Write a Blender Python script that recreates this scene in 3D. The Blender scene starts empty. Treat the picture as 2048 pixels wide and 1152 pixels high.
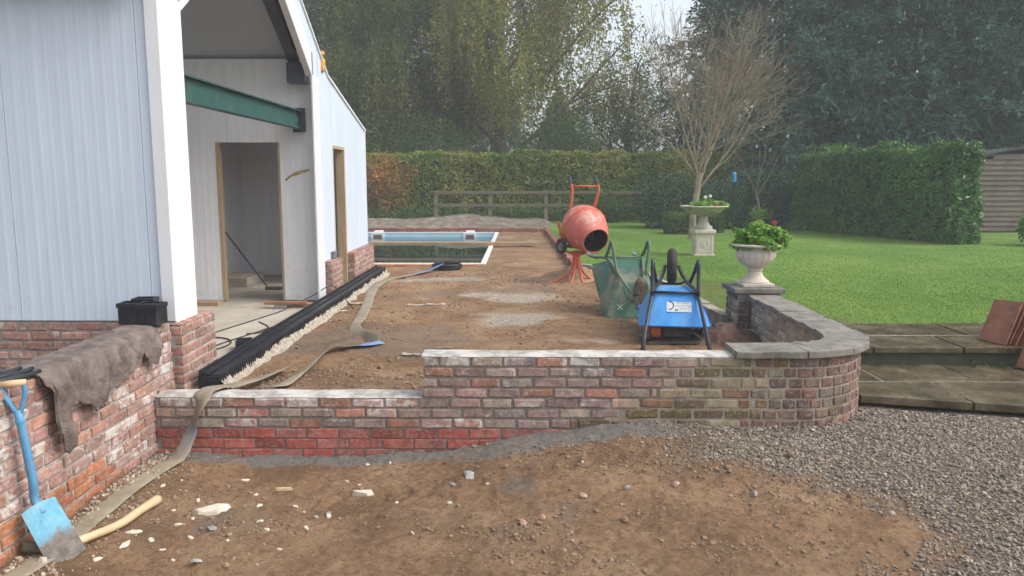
import bpy, bmesh, math, random
import numpy as np
from mathutils import Matrix, Vector
R = math.radians
scene = bpy.context.scene
col = scene.collection

# ------------------------------------------------------------ camera, world, sun, exposure
cam_d = bpy.data.cameras.new('camera'); cam = bpy.data.objects.new('camera', cam_d); col.objects.link(cam)
cam.location = (0, 0, 2.0)
cam.rotation_euler = (R(90) - math.atan(216 / 1550), 0, math.atan(16 / 1550))
cam_d.lens = 27.25; cam_d.sensor_width = 36; cam_d.clip_start = 0.05; cam_d.clip_end = 2000
scene.camera = cam

SUN_EL, SUN_AZ = R(48), R(102)      # azimuth measured from +Y towards +X
world = bpy.data.worlds.new('World'); scene.world = world; world.use_nodes = True
wt = world.node_tree; wt.nodes.clear()
sky = wt.nodes.new('ShaderNodeTexSky'); sky.sky_type = 'NISHITA'; sky.sun_disc = False
sky.sun_elevation = SUN_EL; sky.sun_rotation = SUN_AZ
sky.air_density = 1.0; sky.dust_density = 4.0; sky.ozone_density = 1.0
hs = wt.nodes.new('ShaderNodeHueSaturation'); hs.inputs['Saturation'].default_value = 0.42
bg = wt.nodes.new('ShaderNodeBackground'); bg.inputs['Strength'].default_value = 0.15
wo = wt.nodes.new('ShaderNodeOutputWorld')
wt.links.new(sky.outputs[0], hs.inputs['Color']); wt.links.new(hs.outputs[0], bg.inputs[0]); wt.links.new(bg.outputs[0], wo.inputs[0])

sun_d = bpy.data.lights.new('sun', 'SUN'); sun_d.energy = 0.6; sun_d.angle = R(25); sun_d.color = (1.0, 0.96, 0.9)
sun = bpy.data.objects.new('sun', sun_d); col.objects.link(sun)
sdir = Vector((math.sin(SUN_AZ) * math.cos(SUN_EL), math.cos(SUN_AZ) * math.cos(SUN_EL), math.sin(SUN_EL)))
sun.rotation_euler = (-sdir).to_track_quat('-Z', 'Y').to_euler(); sun.location = (20, 5, 20)

vs = scene.view_settings
vs.view_transform = 'Standard'; vs.look = 'None'; vs.gamma = 1; vs.use_curve_mapping = False; vs.exposure = 1.0
scene.render.engine = 'CYCLES'
cy = scene.cycles
cy.use_denoising = True; cy.max_bounces = 8; cy.diffuse_bounces = 4; cy.glossy_bounces = 4; cy.transmission_bounces = 4
cy.transparent_max_bounces = 8; cy.caustics_reflective = False; cy.caustics_refractive = False; cy.sample_clamp_indirect = 6; cy.volume_bounces = 1

HAZE = 0.0029
rng = np.random.default_rng(7); random.seed(7)

# ------------------------------------------------------------ numpy noise
def _h(ix, iy, iz, s):
    n = (ix * 374761393 + iy * 668265263 + iz * 2147483647 + s * 144269504) & 0x7fffffff
    n = ((n ^ (n >> 13)) * 1274126177) & 0x7fffffff
    return ((n ^ (n >> 16)) & 0xffff) / 65535.0
def vnoise(x, y, s=0):
    x = np.asarray(x, float); y = np.asarray(y, float)
    ix = np.floor(x).astype(np.int64); iy = np.floor(y).astype(np.int64); fx = x - ix; fy = y - iy
    fx = fx * fx * (3 - 2 * fx); fy = fy * fy * (3 - 2 * fy)
    a = _h(ix, iy, 0, s); b = _h(ix + 1, iy, 0, s); c = _h(ix, iy + 1, 0, s); d = _h(ix + 1, iy + 1, 0, s)
    return (a * (1 - fx) + b * fx) * (1 - fy) + (c * (1 - fx) + d * fx) * fy
def fbm(x, y, o=4, s=0, g=0.5):
    t = 0; a = 1; m = 0
    for i in range(o):
        t = t + a * (vnoise(np.asarray(x) * 2 ** i + 17.3 * i, np.asarray(y) * 2 ** i - 9.1 * i, s + i) - 0.5); m += a; a *= g
    return t / m * 2
def sst(a, b, x):
    t = np.clip((np.asarray(x, float) - a) / (b - a), 0, 1); return t * t * (3 - 2 * t)

# ------------------------------------------------------------ object helpers
def tag(o, label=None, cat=None, group=None, kind=None):
    if label: o['label'] = label
    if cat: o['category'] = cat
    if group: o['group'] = group
    if kind: o['kind'] = kind
    return o
def obj(name, me, mat=None, parent=None, loc=None, rot=None, scale=None, color=None):
    o = bpy.data.objects.new(name, me); col.objects.link(o)
    if mat is not None and me is not None and len(me.materials) == 0: me.materials.append(mat)
    if parent is not None: o.parent = parent
    if loc is not None: o.location = loc
    if rot is not None: o.rotation_euler = rot
    if scale is not None: o.scale = scale
    if color is not None: o.color = color
    return o
def thing(name, label, cat, loc=(0, 0, 0), rz=0, group=None):
    o = bpy.data.objects.new(name, None); col.objects.link(o); o.empty_display_size = 0.1
    o.location = loc; o.rotation_euler = (0, 0, rz)
    return tag(o, label, cat, group)
def fmesh(name, verts, faces, smooth=False):
    """fast mesh from (N,3) verts and (M,k) faces"""
    verts = np.ascontiguousarray(verts, np.float32); faces = np.ascontiguousarray(faces, np.int32)
    me = bpy.data.meshes.new(name); M, k = faces.shape
    me.vertices.add(len(verts)); me.vertices.foreach_set('co', verts.ravel())
    me.loops.add(M * k); me.loops.foreach_set('vertex_index', faces.ravel())
    me.polygons.add(M); me.polygons.foreach_set('loop_start', np.arange(0, M * k, k, dtype=np.int32))
    try: me.polygons.foreach_set('loop_total', np.full(M, k, np.int32))
    except Exception: pass
    me.polygons.foreach_set('use_smooth', np.full(M, smooth, bool))
    me.update(calc_edges=True); me.validate()
    return me
class MB:
    """collects shapes for one mesh"""
    def __init__(s): s.v = []; s.f = []
    def add(s, vs, fs):
        b = len(s.v); s.v += [tuple(p) for p in vs]; s.f += [tuple(i + b for i in f) for f in fs]; return s
    def box(s, x0, x1, y0, y1, z0, z1):
        return s.add([(x0,y0,z0),(x1,y0,z0),(x1,y1,z0),(x0,y1,z0),(x0,y0,z1),(x1,y0,z1),(x1,y1,z1),(x0,y1,z1)],
                     [(0,3,2,1),(4,5,6,7),(0,1,5,4),(1,2,6,5),(2,3,7,6),(3,0,4,7)])
    def tube(s, pts, r, n=8, caps=True):
        pts = [Vector(p) for p in pts]; rs = r if hasattr(r, '__len__') else [r] * len(pts)
        vs = []; fs = []; up = None
        for i, p in enumerate(pts):
            d = (pts[min(i + 1, len(pts) - 1)] - pts[max(i - 1, 0)]).normalized()
            if up is None: up = d.orthogonal().normalized()
            up = (up - d * up.dot(d)); up = up.normalized() if up.length > 1e-6 else d.orthogonal().normalized()
            w = d.cross(up)
            for j in range(n):
                a = 2 * math.pi * j / n; vs.append(p + (up * math.cos(a) + w * math.sin(a)) * rs[i])
        for i in range(len(pts) - 1):
            for j in range(n):
                a = i * n + j; b = i * n + (j + 1) % n; fs.append((a, b, b + n, a + n))
        if caps: fs.append(tuple(range(n))[::-1]); fs.append(tuple((len(pts) - 1) * n + j for j in range(n)))
        return s.add(vs, fs)
    def lathe(s, prof, n=32, axis=None, closed=False, flute=None):
        """prof: list of (r,z); around +Z at origin. flute(z index, angle)->scale"""
        vs = []; fs = []; m = len(prof)
        for i, (r, z) in enumerate(prof):
            for j in range(n):
                a = 2 * math.pi * j / n; k = flute(i, a) if flute else 1
                vs.append((r * k * math.cos(a), r * k * math.sin(a), z))
        for i in range(m - 1):
            for j in range(n):
                a = i * n + j; b = i * n + (j + 1) % n; fs.append((a, b, b + n, a + n))
        if prof[0][0] > 1e-5 and not closed: fs.append(tuple(range(n))[::-1])
        if prof[-1][0] > 1e-5 and not closed: fs.append(tuple((m - 1) * n + j for j in range(n)))
        return s.add(vs, fs)
    def prism(s, poly, fn0, fn1):
        """poly list of 2d points, fn(p)->3d for both ends"""
        n = len(poly); vs = [fn0(p) for p in poly] + [fn1(p) for p in poly]
        fs = [tuple(range(n))[::-1], tuple(range(n, 2 * n))] + [(i, (i + 1) % n, n + (i + 1) % n, n + i) for i in range(n)]
        return s.add(vs, fs)
    def xf(s, M):
        s.v = [tuple(M @ Vector(p)) for p in s.v]; return s
    def mesh(s, name, smooth=False, bevel=0, auto=None):
        me = bpy.data.meshes.new(name); me.from_pydata(s.v, [], s.f)
        bm = bmesh.new(); bm.from_mesh(me); bmesh.ops.recalc_face_normals(bm, faces=bm.faces)
        if bevel:
            bmesh.ops.bevel(bm, geom=[e for e in bm.edges if len(e.link_faces) == 2 and e.calc_face_angle(0) > 0.6], offset=bevel, segments=2, profile=0.6, affect='EDGES', clamp_overlap=True)
        if auto is not None:
            for f in bm.faces: f.smooth = True
            for e in bm.edges:
                if len(e.link_faces) == 2 and e.calc_face_angle(0) > auto: e.smooth = False
        elif smooth:
            for f in bm.faces: f.smooth = True
        bm.to_mesh(me); bm.free(); me.update(); return me
    def build(s, name, mat, parent=None, smooth=False, bevel=0, auto=None, **k):
        return obj(name, s.mesh(name, smooth, bevel, auto), mat, parent, **k)
def arc_pts(c, r, a0, a1, n, plane='xz'):
    out = []
    for i in range(n + 1):
        a = a0 + (a1 - a0) * i / n; u, w = r * math.cos(a), r * math.sin(a)
        out.append({'xz': (c[0] + u, c[1], c[2] + w), 'xy': (c[0] + u, c[1] + w, c[2]), 'yz': (c[0], c[1] + u, c[2] + w)}[plane])
    return out
def smooth_path(pts, n=8):
    """Catmull-Rom"""
    P = [Vector(p) for p in pts]; P = [P[0] * 2 - P[1]] + P + [P[-1] * 2 - P[-2]]; out = []
    for i in range(1, len(P) - 2):
        for k in range(n):
            t = k / n; a, b, c, d = P[i - 1], P[i], P[i + 1], P[i + 2]
            out.append(0.5 * ((2 * b) + (c - a) * t + (2 * a - 5 * b + 4 * c - d) * t * t + (3 * b - a - 3 * c + d) * t ** 3))
    out.append(P[-2]); return out
def attr_color(me, name, arr):
    a = me.color_attributes.new(name, 'FLOAT_COLOR', 'POINT'); a.data.foreach_set('color', np.ascontiguousarray(arr, np.float32).ravel())

# ------------------------------------------------------------ materials
class Mat:
    def __init__(s, name):
        s.m = bpy.data.materials.new(name); s.m.use_nodes = True; s.t = s.m.node_tree; s.t.nodes.clear()
        s.o = s.n('ShaderNodeOutputMaterial'); s.p = s.n('ShaderNodeBsdfPrincipled'); s.l(s.p.outputs[0], s.o.inputs[0])
        s.p.inputs['Specular IOR Level'].default_value = 0.35
    def n(s, t): return s.t.nodes.new(t)
    def l(s, a, b): s.t.links.new(a, b)
    def setin(s, sock, v):
        if hasattr(v, 'links') or hasattr(v, 'is_linked'): s.l(v, sock)
        elif hasattr(v, '__len__') and len(v) == 3 and sock.type == 'RGBA': sock.default_value = (*v, 1)
        else: sock.default_value = v
    def coord(s, kind='Object'):
        if kind == 'World': return s.n('ShaderNodeNewGeometry').outputs['Position']
        return s.n('ShaderNodeTexCoord').outputs[kind]
    def noise(s, scale, detail=4, rough=0.6, coord='Object', stretch=None, dist=0.0, w=None):
        t = s.n('ShaderNodeTexNoise'); t.inputs['Scale'].default_value = scale; t.inputs['Detail'].default_value = detail
        t.inputs['Roughness'].default_value = rough; t.inputs['Distortion'].default_value = dist
        c = s.coord(coord) if isinstance(coord, str) else coord
        if stretch:
            mp = s.n('ShaderNodeMapping'); mp.inputs['Scale'].default_value = stretch; s.l(c, mp.inputs[0]); c = mp.outputs[0]
        if w is not None: t.noise_dimensions = '4D'; s.setin(t.inputs['W'], w)
        s.l(c, t.inputs['Vector']); return t.outputs[0]
    def ramp(s, fac, stops, interp='LINEAR'):
        r = s.n('ShaderNodeValToRGB'); cr = r.color_ramp; cr.interpolation = interp
        while len(cr.elements) < len(stops): cr.elements.new(0.5)
        for e, (p, c) in zip(cr.elements, stops):
            e.position = p; e.color = (*c, 1) if hasattr(c, '__len__') else (c, c, c, 1)
        s.l(fac, r.inputs[0]); return r.outputs[0]
    def mix(s, fac, a, b, mode='MIX'):
        m = s.n('ShaderNodeMixRGB'); m.blend_type = mode
        s.setin(m.inputs[0], fac); s.setin(m.inputs[1], a); s.setin(m.inputs[2], b); return m.outputs[0]
    def math(s, op, a, b=0.0, clamp=False):
        m = s.n('ShaderNodeMath'); m.operation = op; m.use_clamp = clamp; s.setin(m.inputs[0], a); s.setin(m.inputs[1], b); return m.outputs[0]
    def step(s, x, a, b):
        m = s.n('ShaderNodeMapRange'); m.interpolation_type = 'SMOOTHSTEP'
        s.setin(m.inputs[0], x); s.setin(m.inputs[1], a); s.setin(m.inputs[2], b); return m.outputs[0]
    def base(s, c): s.setin(s.p.inputs['Base Color'], c); return s
    def rough(s, r): s.setin(s.p.inputs['Roughness'], r); return s
    def metal(s, r): s.setin(s.p.inputs['Metallic'], r); return s
    def bump(s, h, strength=0.4, dist=0.01):
        b = s.n('ShaderNodeBump'); b.inputs['Strength'].default_value = strength; b.inputs['Distance'].default_value = dist
        s.l(h, b.inputs['Height']); s.l(b.outputs[0], s.p.inputs['Normal']); return s
def two(name, c1, c2, scale=8, rough=0.7, bump=0.3, bd=0.01, dirt=None, dirt_amt=0.5, coord='Object', stretch=None, metal=0, bscale=None, detail=5):
    m = Mat(name); n = m.noise(scale, detail, 0.62, coord, stretch)
    c = m.ramp(n, [(0.3, c1), (0.7, c2)])
    if dirt is not None:
        d = m.noise(scale * 0.45, 6, 0.7, coord); c = m.mix(m.math('MULTIPLY', m.step(d, 0.48, 0.68), dirt_amt), c, dirt)
    m.base(c).rough(rough).metal(metal)
    if bump: m.bump(m.noise(bscale or scale * 3, 6, 0.65, coord, stretch), bump, bd)
    return m.m
def plain(name, c, rough=0.5, metal=0, var=0.12, scale=20, bump=0.0):
    m = Mat(name); n = m.noise(scale, 5, 0.6)
    m.base(m.mix(m.step(n, 0.35, 0.7), tuple(q * (1 - var) for q in c), tuple(min(1, q * (1 + var)) for q in c)))
    m.rough(rough).metal(metal)
    if bump: m.bump(n, bump, 0.005)
    return m.m
def leafmat(name, stops, clump=0.6, trans=0.3, rough=0.5, kr=0.5, spec=0.25):
    m = Mat(name)
    rnd = m.n('ShaderNodeNewGeometry').outputs['Random Per Island']
    n = m.noise(clump, 3, 0.6, 'World')
    f = m.math('ADD', m.math('MULTIPLY', m.step(n, 0.3, 0.7), 1 - kr), m.math('MULTIPLY', rnd, kr))
    c = m.ramp(f, stops); m.base(c).rough(rough); m.p.inputs['Specular IOR Level'].default_value = spec
    tr = m.n('ShaderNodeBsdfTranslucent'); m.setin(tr.inputs[0], c)
    ms = m.n('ShaderNodeMixShader'); ms.inputs[0].default_value = trans
    m.l(m.p.outputs[0], ms.inputs[1]); m.l(tr.outputs[0], ms.inputs[2]); m.l(ms.outputs[0], m.o.inputs[0])
    return m.m

def brick_material():
    m = Mat('brick_face'); oi = m.n('ShaderNodeObjectInfo'); rnd = oi.outputs['Random']; c = oi.outputs['Color']
    n1 = m.noise(13, 5, 0.7, 'Object', w=m.math('MULTIPLY', rnd, 50))
    c = m.mix(m.step(n1, 0.3, 0.7), m.mix(1, c, (0.6, 0.62, 0.64), 'MULTIPLY'), m.mix(1, c, (1.3, 1.25, 1.2), 'MULTIPLY'))
    n2 = m.noise(38, 4, 0.7, 'Object', w=m.math('MULTIPLY', rnd, 31))
    c = m.mix(m.math('MULTIPLY', m.step(n2, 0.5, 0.62), 0.5), c, (0.36, 0.31, 0.28))
    n3 = m.noise(60, 3, 0.6, 'Object', w=m.math('MULTIPLY', rnd, 13))
    c = m.mix(m.math('MULTIPLY', m.step(n3, 0.54, 0.66), 0.5), c, (0.1, 0.075, 0.065))
    # lime bloom, amount from the object's colour alpha
    n4 = m.noise(5.0, 6, 0.72, 'World'); n5 = m.noise(24, 4, 0.7, 'World')
    w = m.math('ADD', m.math('MULTIPLY', n4, 0.6), m.math('MULTIPLY', n5, 0.4))
    th = m.math('SUBTRACT', 0.70, m.math('MULTIPLY', oi.outputs['Alpha'], 0.33))
    wm = m.step(w, th, m.math('ADD', th, 0.12))
    c = m.mix(m.math('MULTIPLY', wm, 0.8), c, (0.6, 0.57, 0.54))
    m.base(c).rough(0.88)
    m.bump(m.math('ADD', m.noise(45, 6, 0.7, 'Object', w=m.math('MULTIPLY', rnd, 9)), m.noise(11, 3, 0.6, 'Object', w=m.math('MULTIPLY', rnd, 4))), 0.7, 0.006)
    return m.m
M_BRICK = brick_material()
def mortar_material(name, a, b, white=0.0, moss=0.0):
    m = Mat(name); n = m.noise(14, 6, 0.7, 'World')
    c = m.ramp(n, [(0.3, a), (0.7, b)])
    if white: c = m.mix(m.math('MULTIPLY', m.step(m.noise(6, 5, 0.7, 'World'), 0.42, 0.6), white), c, (0.72, 0.7, 0.67))
    if moss: c = m.mix(m.math('MULTIPLY', m.step(m.noise(4, 5, 0.7, 'World'), 0.5, 0.65), moss), c, (0.1, 0.1, 0.03))
    m.base(c).rough(0.95).bump(m.noise(70, 6, 0.75, 'World'), 0.8, 0.006); return m.m
M_MORTAR = mortar_material('mortar_grey', (0.2, 0.18, 0.155), (0.32, 0.29, 0.25))
M_MORTAR_OLD = mortar_material('mortar_lime', (0.25, 0.21, 0.16), (0.42, 0.37, 0.3), moss=0.3)
M_MORTAR_PALE = mortar_material('mortar_pale', (0.27, 0.235, 0.205), (0.42, 0.38, 0.34), white=0.3)
M_BED = mortar_material('mortar_bed', (0.25, 0.235, 0.21), (0.42, 0.4, 0.36), white=0.5)
def panel_material(name, c):
    m = Mat(name); n = m.noise(2.2, 5, .6, 'World', stretch=(5, 5, .5)); n2 = m.noise(30, 3, .6, 'World')
    k = m.mix(m.step(n, .35, .7), tuple(q * .96 for q in c), tuple(min(1, q * 1.03) for q in c))
    k = m.mix(m.math('MULTIPLY', m.step(n2, .7, .76), .2), k, (.4, .36, .3))
    sx = m.n('ShaderNodeSeparateXYZ'); m.l(m.coord('World'), sx.inputs[0])
    sp = m.math('MULTIPLY', m.step(m.math('SUBTRACT', m.noise(9, 6, .75, 'World'), m.math('MULTIPLY', sx.outputs[2], .12)), .42, .56), .22)
    k = m.mix(sp, k, (.5, .44, .37)); m.base(k).rough(.42); return m.m
M_PANEL = panel_material('white_panel', (0.58, 0.66, 0.765))
M_PANEL_IN = panel_material('inner_panel', (0.82, 0.83, 0.86))
M_FLASH = plain('white_flashing', (0.74, 0.76, 0.79), 0.3, 0, 0.02, 2)
M_ROOFIN = plain('grey_roof_lining', (0.42, 0.45, 0.5), 0.5, 0, 0.04, 1)
M_GREENSTEEL = two('green_primer', (0.022, 0.075, 0.07), (0.033, 0.1, 0.09), 5, 0.45, 0.1, 0.003, (0.12, 0.14, 0.12), 0.3)
M_DARKSTEEL = two('dark_steel', (0.05, 0.06, 0.08), (0.075, 0.085, 0.11), 6, 0.5, 0.1, 0.003)
M_TIMBER = two('timber', (0.36, 0.26, 0.15), (0.48, 0.37, 0.23), 3, 0.75, 0.2, 0.004, (0.25, 0.17, 0.1), 0.3, stretch=(8, 8, 1))
M_TIMBER_GREY = two('weathered_timber', (0.11, 0.095, 0.06), (0.19, 0.165, 0.115), 4, 0.85, 0.3, 0.005, (0.1, 0.12, 0.06), 0.6, stretch=(3, 9, 9))
M_BOARD = two('muddy_board', (0.30, 0.2, 0.12), (0.42, 0.31, 0.2), 3, 0.8, 0.25, 0.004, (0.2, 0.13, 0.09), 0.5, stretch=(1, 8, 8))
M_BLACK = two('black_plastic', (0.012, 0.014, 0.018), (0.022, 0.025, 0.032), 20, 0.42, 0.1, 0.002, (0.09, 0.08, 0.07), 0.25)
M_BLACKMATTE = plain('black_rubber', (0.02, 0.02, 0.022), 0.6, 0, 0.2, 30, 0.2)
M_CONC = two('dusty_concrete', (0.36, 0.32, 0.26), (0.52, 0.47, 0.395), 2.5, 0.85, 0.25, 0.006, (0.24, 0.19, 0.13), 0.6, 'World')
M_HAUNCH = two('concrete_crumbs', (0.3, 0.265, 0.21), (0.5, 0.46, 0.39), 30, 0.95, 0.8, 0.01, (0.22, 0.14, 0.08), 0.7, 'World')
M_STONE = two('weathered_stone', (0.13, 0.12, 0.105), (0.27, 0.25, 0.22), 9, 0.85, 0.6, 0.008, (0.08, 0.085, 0.05), 0.7, 'World')
M_URN = two('pale_cast_stone', (0.52, 0.46, 0.37), (0.68, 0.61, 0.51), 7, 0.8, 0.25, 0.004, (0.3, 0.27, 0.22), 0.55)
M_URN_DARK = two('lichened_cast_stone', (0.32, 0.3, 0.26), (0.48, 0.45, 0.39), 9, 0.85, 0.4, 0.005, (0.15, 0.15, 0.12), 0.7)
M_BARK = two('bark', (0.13, 0.11, 0.085), (0.27, 0.24, 0.19), 12, 0.95, 0.6, 0.01, (0.1, 0.12, 0.05), 0.5, stretch=(1, 1, .25))
M_TWIG = plain('twig', (0.31, 0.255, 0.19), 0.9, 0, 0.3, 3)
M_INNER = plain('dark_twig_shade', (0.05, 0.04, 0.028), 0.95, 0, 0.3, 3, 0.4)  # very dark twig brown, paints the shade inside the hedges
M_PALE = two('pale_flint', (0.5, 0.44, 0.34), (0.72, 0.67, 0.57), 14, 0.8, 0.4, 0.004, (0.3, 0.19, 0.1), 0.5)
M_FOAM = plain('orange_foam', (0.62, 0.28, 0.07), 0.8, 0, 0.25, 25, 0.5)
M_FOAMTAN = plain('tan_foam', (0.5, 0.37, 0.18), 0.8, 0, 0.25, 25, 0.5)
# ------------------------------------------------------------ ground
def gx_gravel(y):      # edge of the gravel, as x for a given y
    return np.interp(y, [2.0, 3.4, 3.6, 3.85, 4.2, 4.5, 4.75, 5.2, 5.5], [1.75, 1.85, 2.05, 2.15, 2.0, 1.56, 1.28, 1.02, 0.9])
def ground_base(x, y):
    x = np.asarray(x, float); y = np.asarray(y, float)
    t = sst(-1.3, 1.0, x); f = 0.45 + 0.55 * sst(2.8, 5.0, y)
    z = 0.0 + 0.27 * t * f + 0.07 * sst(-2.15, -2.6, x) * sst(5.4, 4.6, y)
    z = z + 0.035 * sst(5.02, 5.28, y) * sst(1.6, 0.9, x)
    z = z + 0.05 * np.exp(-((x + 2.45) / 0.28) ** 2) * np.exp(-((y - 5.0) / 0.5) ** 2)
    return z
def ground_h(x, y):
    g = gravel_mask(x, y)
    x = np.asarray(x, float); y = np.asarray(y, float); rut = 0
    for y0, am in ((4.05, .022), (4.62, .018)):
        yc = y0 + .12 * np.sin(x * .9 + 1) + .05 * x; rut = rut - am * np.exp(-((y - yc) / .075) ** 2) * (.6 + .4 * np.sign(np.sin(x * 42 + 14 * np.abs(y - yc)))) * sst(-2.2, -1.2, x) * sst(-.15, .25, fbm(x * 1.1, y, 2, 29))
    return ground_base(x, y) + (1 - g) * rut + (1 - 0.6 * g) * (0.026 * fbm(np.asarray(x) * 2.2, np.asarray(y) * 2.6, 3, 3) + 0.019 * fbm(np.asarray(x) * 8, np.asarray(y) * 10, 3, 11) + 0.013 * np.clip(fbm(np.asarray(x) * 24, np.asarray(y) * 24, 3, 5), -.3, 1))
def gravel_mask(x, y):
    e = gx_gravel(y) + 0.42 * fbm(np.asarray(x) * 2.0, np.asarray(y) * 2.5, 4, 21)
    return sst(-0.34, 0.4, np.asarray(x) - e + .22 * fbm(np.asarray(x) * 7, np.asarray(y) * 7, 3, 25))
def grid(xs, ys):
    X, Y = np.meshgrid(xs, ys); nx, ny = len(xs), len(ys)
    i = np.arange(nx * ny).reshape(ny, nx)
    F = np.stack([i[:-1, :-1], i[:-1, 1:], i[1:, 1:], i[1:, :-1]], -1).reshape(-1, 4)
    return X.ravel(), Y.ravel(), F
def soil_material():
    m = Mat('soil'); a = m.n('ShaderNodeVertexColor'); a.layer_name = 'mask'
    sp = m.n('ShaderNodeSeparateColor'); m.l(a.outputs[0], sp.inputs[0])
    n1 = m.noise(1.6, 6, 0.65, 'World'); n2 = m.noise(26, 7, 0.78, 'World'); n3 = m.noise(95, 4, 0.75, 'World')
    c = m.ramp(n1, [(0.34, (0.2, 0.116, 0.06)), (0.5, (0.32, 0.19, 0.1)), (0.66, (0.43, 0.28, 0.16))])
    c = m.mix(m.math('MULTIPLY', m.step(n2, 0.51, 0.6), 0.65), c, (0.15, 0.088, 0.05))
    c = m.mix(m.math('MULTIPLY', m.step(n2, 0.47, 0.38), 0.5), c, (0.46, 0.31, 0.19))
    c = m.mix(m.math('MULTIPLY', m.step(m.noise(0.9, 5, 0.7, 'World', stretch=(1, 1.8, 1)), 0.52, 0.62), 0.45), c, (0.19, 0.115, 0.064))
    c = m.mix(m.math('MULTIPLY', m.step(n3, 0.6, 0.72), 0.5), c, (0.42, 0.33, 0.24))
    c = m.mix(m.math('MULTIPLY', m.step(n3, 0.42, 0.3), 0.4), c, (0.09, 0.055, 0.035))
    gr = m.ramp(m.noise(60, 4, 0.8, 'World'), [(0.3, (0.11, 0.088, 0.066)), (0.6, (0.24, 0.2, 0.16)), (0.8, (0.38, 0.34, 0.285))])
    c = m.mix(sp.outputs[0], c, gr)
    gm = m.ramp(m.noise(30, 5, 0.8, 'World'), [(0.3, (0.15, 0.14, 0.125)), (0.7, (0.31, 0.29, 0.265))])
    c = m.mix(sp.outputs[1], c, gm)
    wet = m.ramp(n2, [(0.35, (0.22, 0.17, 0.115)), (0.52, (0.36, 0.31, 0.24)), (0.66, (0.6, 0.58, 0.53))])  # palest stop puts the white glints of the puddles into the colour
    c = m.mix(sp.outputs[2], c, wet)
    m.base(c)
    m.rough(m.math('SUBTRACT', 0.92, m.math('MULTIPLY', m.step(sp.outputs[2], 0.45, 0.9), 0.72)))
    h = m.math('ADD', m.math('MULTIPLY', m.noise(24, 8, 0.8, 'World'), 1.0), m.math('MULTIPLY', m.noise(120, 4, 0.75, 'World'), 0.5))
    m.bump(m.math('MULTIPLY', h, m.math('SUBTRACT', 1.0, m.math('MULTIPLY', sp.outputs[2], 0.85))), 1.0, 0.034)
    return m.m
M_SOIL = soil_material()
def ax1(*seg):
    out = []
    for a, b, d in seg: out.append(np.arange(a, b, d))
    out.append([seg[-1][1]]); return np.concatenate(out)

far = MB(); far.add([(-110, -40, -0.35), (110, -40, -0.35), (110, 130, -0.35), (-110, 130, -0.35)], [(0, 1, 2, 3)])
tag(far.build('ground', two('meadow', (0.05, 0.08, 0.025), (0.09, 0.12, 0.04), 0.4, 0.95, 0)), 'wide green field far around the garden', 'ground', kind='structure')

xs = ax1((-9, -3, .25), (-3, 4.6, .0135), (4.6, 10, .2)); ys = ax1((-9, 2.6, .3), (2.6, 5.46, .0135), (5.46, 7.6, .1))
X, Y, F = grid(xs, ys)
Z = ground_h(X, Y)
fc = F[:, 0]; keep = ~((X[fc] < 2.42) & (Y[fc] > 5.45)); F = F[keep]
Z = np.where((Y > 6.1) & (X > 2.7), 0.2, Z)
me = fmesh('soil_ground', np.stack([X, Y, Z], 1), F, True)
gm = gravel_mask(X, Y)
patch = sst(0.22, 0.4, fbm(X * 1.3 + 5, Y * 2.2, 4, 33)) * sst(-0.6, 0.6, X) * 0.6
patch = np.maximum(patch, 0.75 * sst(0.15, 0.4, fbm(X * 3 + 2, Y * 3, 3, 39)) * np.exp(-((X - .1) / .5) ** 2 - ((Y - 4.55) / .22) ** 2))
patch = np.maximum(patch, 0.7 * np.exp(-((X + 1.9) / .35) ** 2 - ((Y - 4.35) / .25) ** 2) * sst(-.2, .3, fbm(X * 5, Y * 5, 3, 40)))
gray = sst(5.12, 5.2, Y + 0.05 * fbm(X * 4, Y * 4, 3, 8)) * sst(1.35, 1.0, X + 0.1 * fbm(X * 5, Y * 5, 2, 9))
gray = np.maximum(gray, sst(5.02, 5.12, Y + .06 * fbm(X * 4, Y * 4, 3, 8)) * sst(-.6, -.2, X) * sst(1.35, 1., X))
gray = gray * sst(-.55, .15, fbm(X * 3.1, Y * 5, 4, 37) + .35)
attr_color(me, 'mask', np.stack([np.maximum(gm, patch), gray, 0 * X, 1 + 0 * X], 1))
tag(obj('soil_ground', me, M_SOIL), 'bare trampled brown soil in front of the brick wall', 'ground', kind='structure')

# terrace soil behind the wall
POOL = (-5.2, -0.72, 14.72, 23.5)
def terr_h(x, y):
    x = np.asarray(x, float); y = np.asarray(y, float)
    z = 0.40 + 0.03 * fbm(x * .9, y * .9, 3, 51) + 0.016 * fbm(x * 5, y * 5, 3, 52) + 0.011 * fbm(x * 16, y * 16, 3, 53)
    z = z + 0.05 * np.exp(-((x + 1.75) / .3) ** 2) * sst(5.8, 6.5, y) * sst(9.5, 7.5, y) * (0.6 + 1.2 * fbm(x * 4, y * 4, 3, 54))
    z = z + 0.05 * np.exp(-((y - 11.4 - .25 * x) / .5) ** 2) * sst(-1.5, .4, x) * (1 + fbm(x * 5, y * 5, 3, 58))
    flat = np.maximum(puddle(x, y), 0); z = z * (1 - flat) + 0.388 * flat
    z = np.where((x < -2.5) & (y < 13.15), 0.25, z); z = np.where((x > 2.45) & (y < 8.0), 0.1, z)
    z = np.where((x > POOL[0] - .1) & (x < POOL[1] + .12) & (y > POOL[2] - .15) & (y < POOL[3] + .2), np.minimum(z, 0.395), z)
    return z
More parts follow.
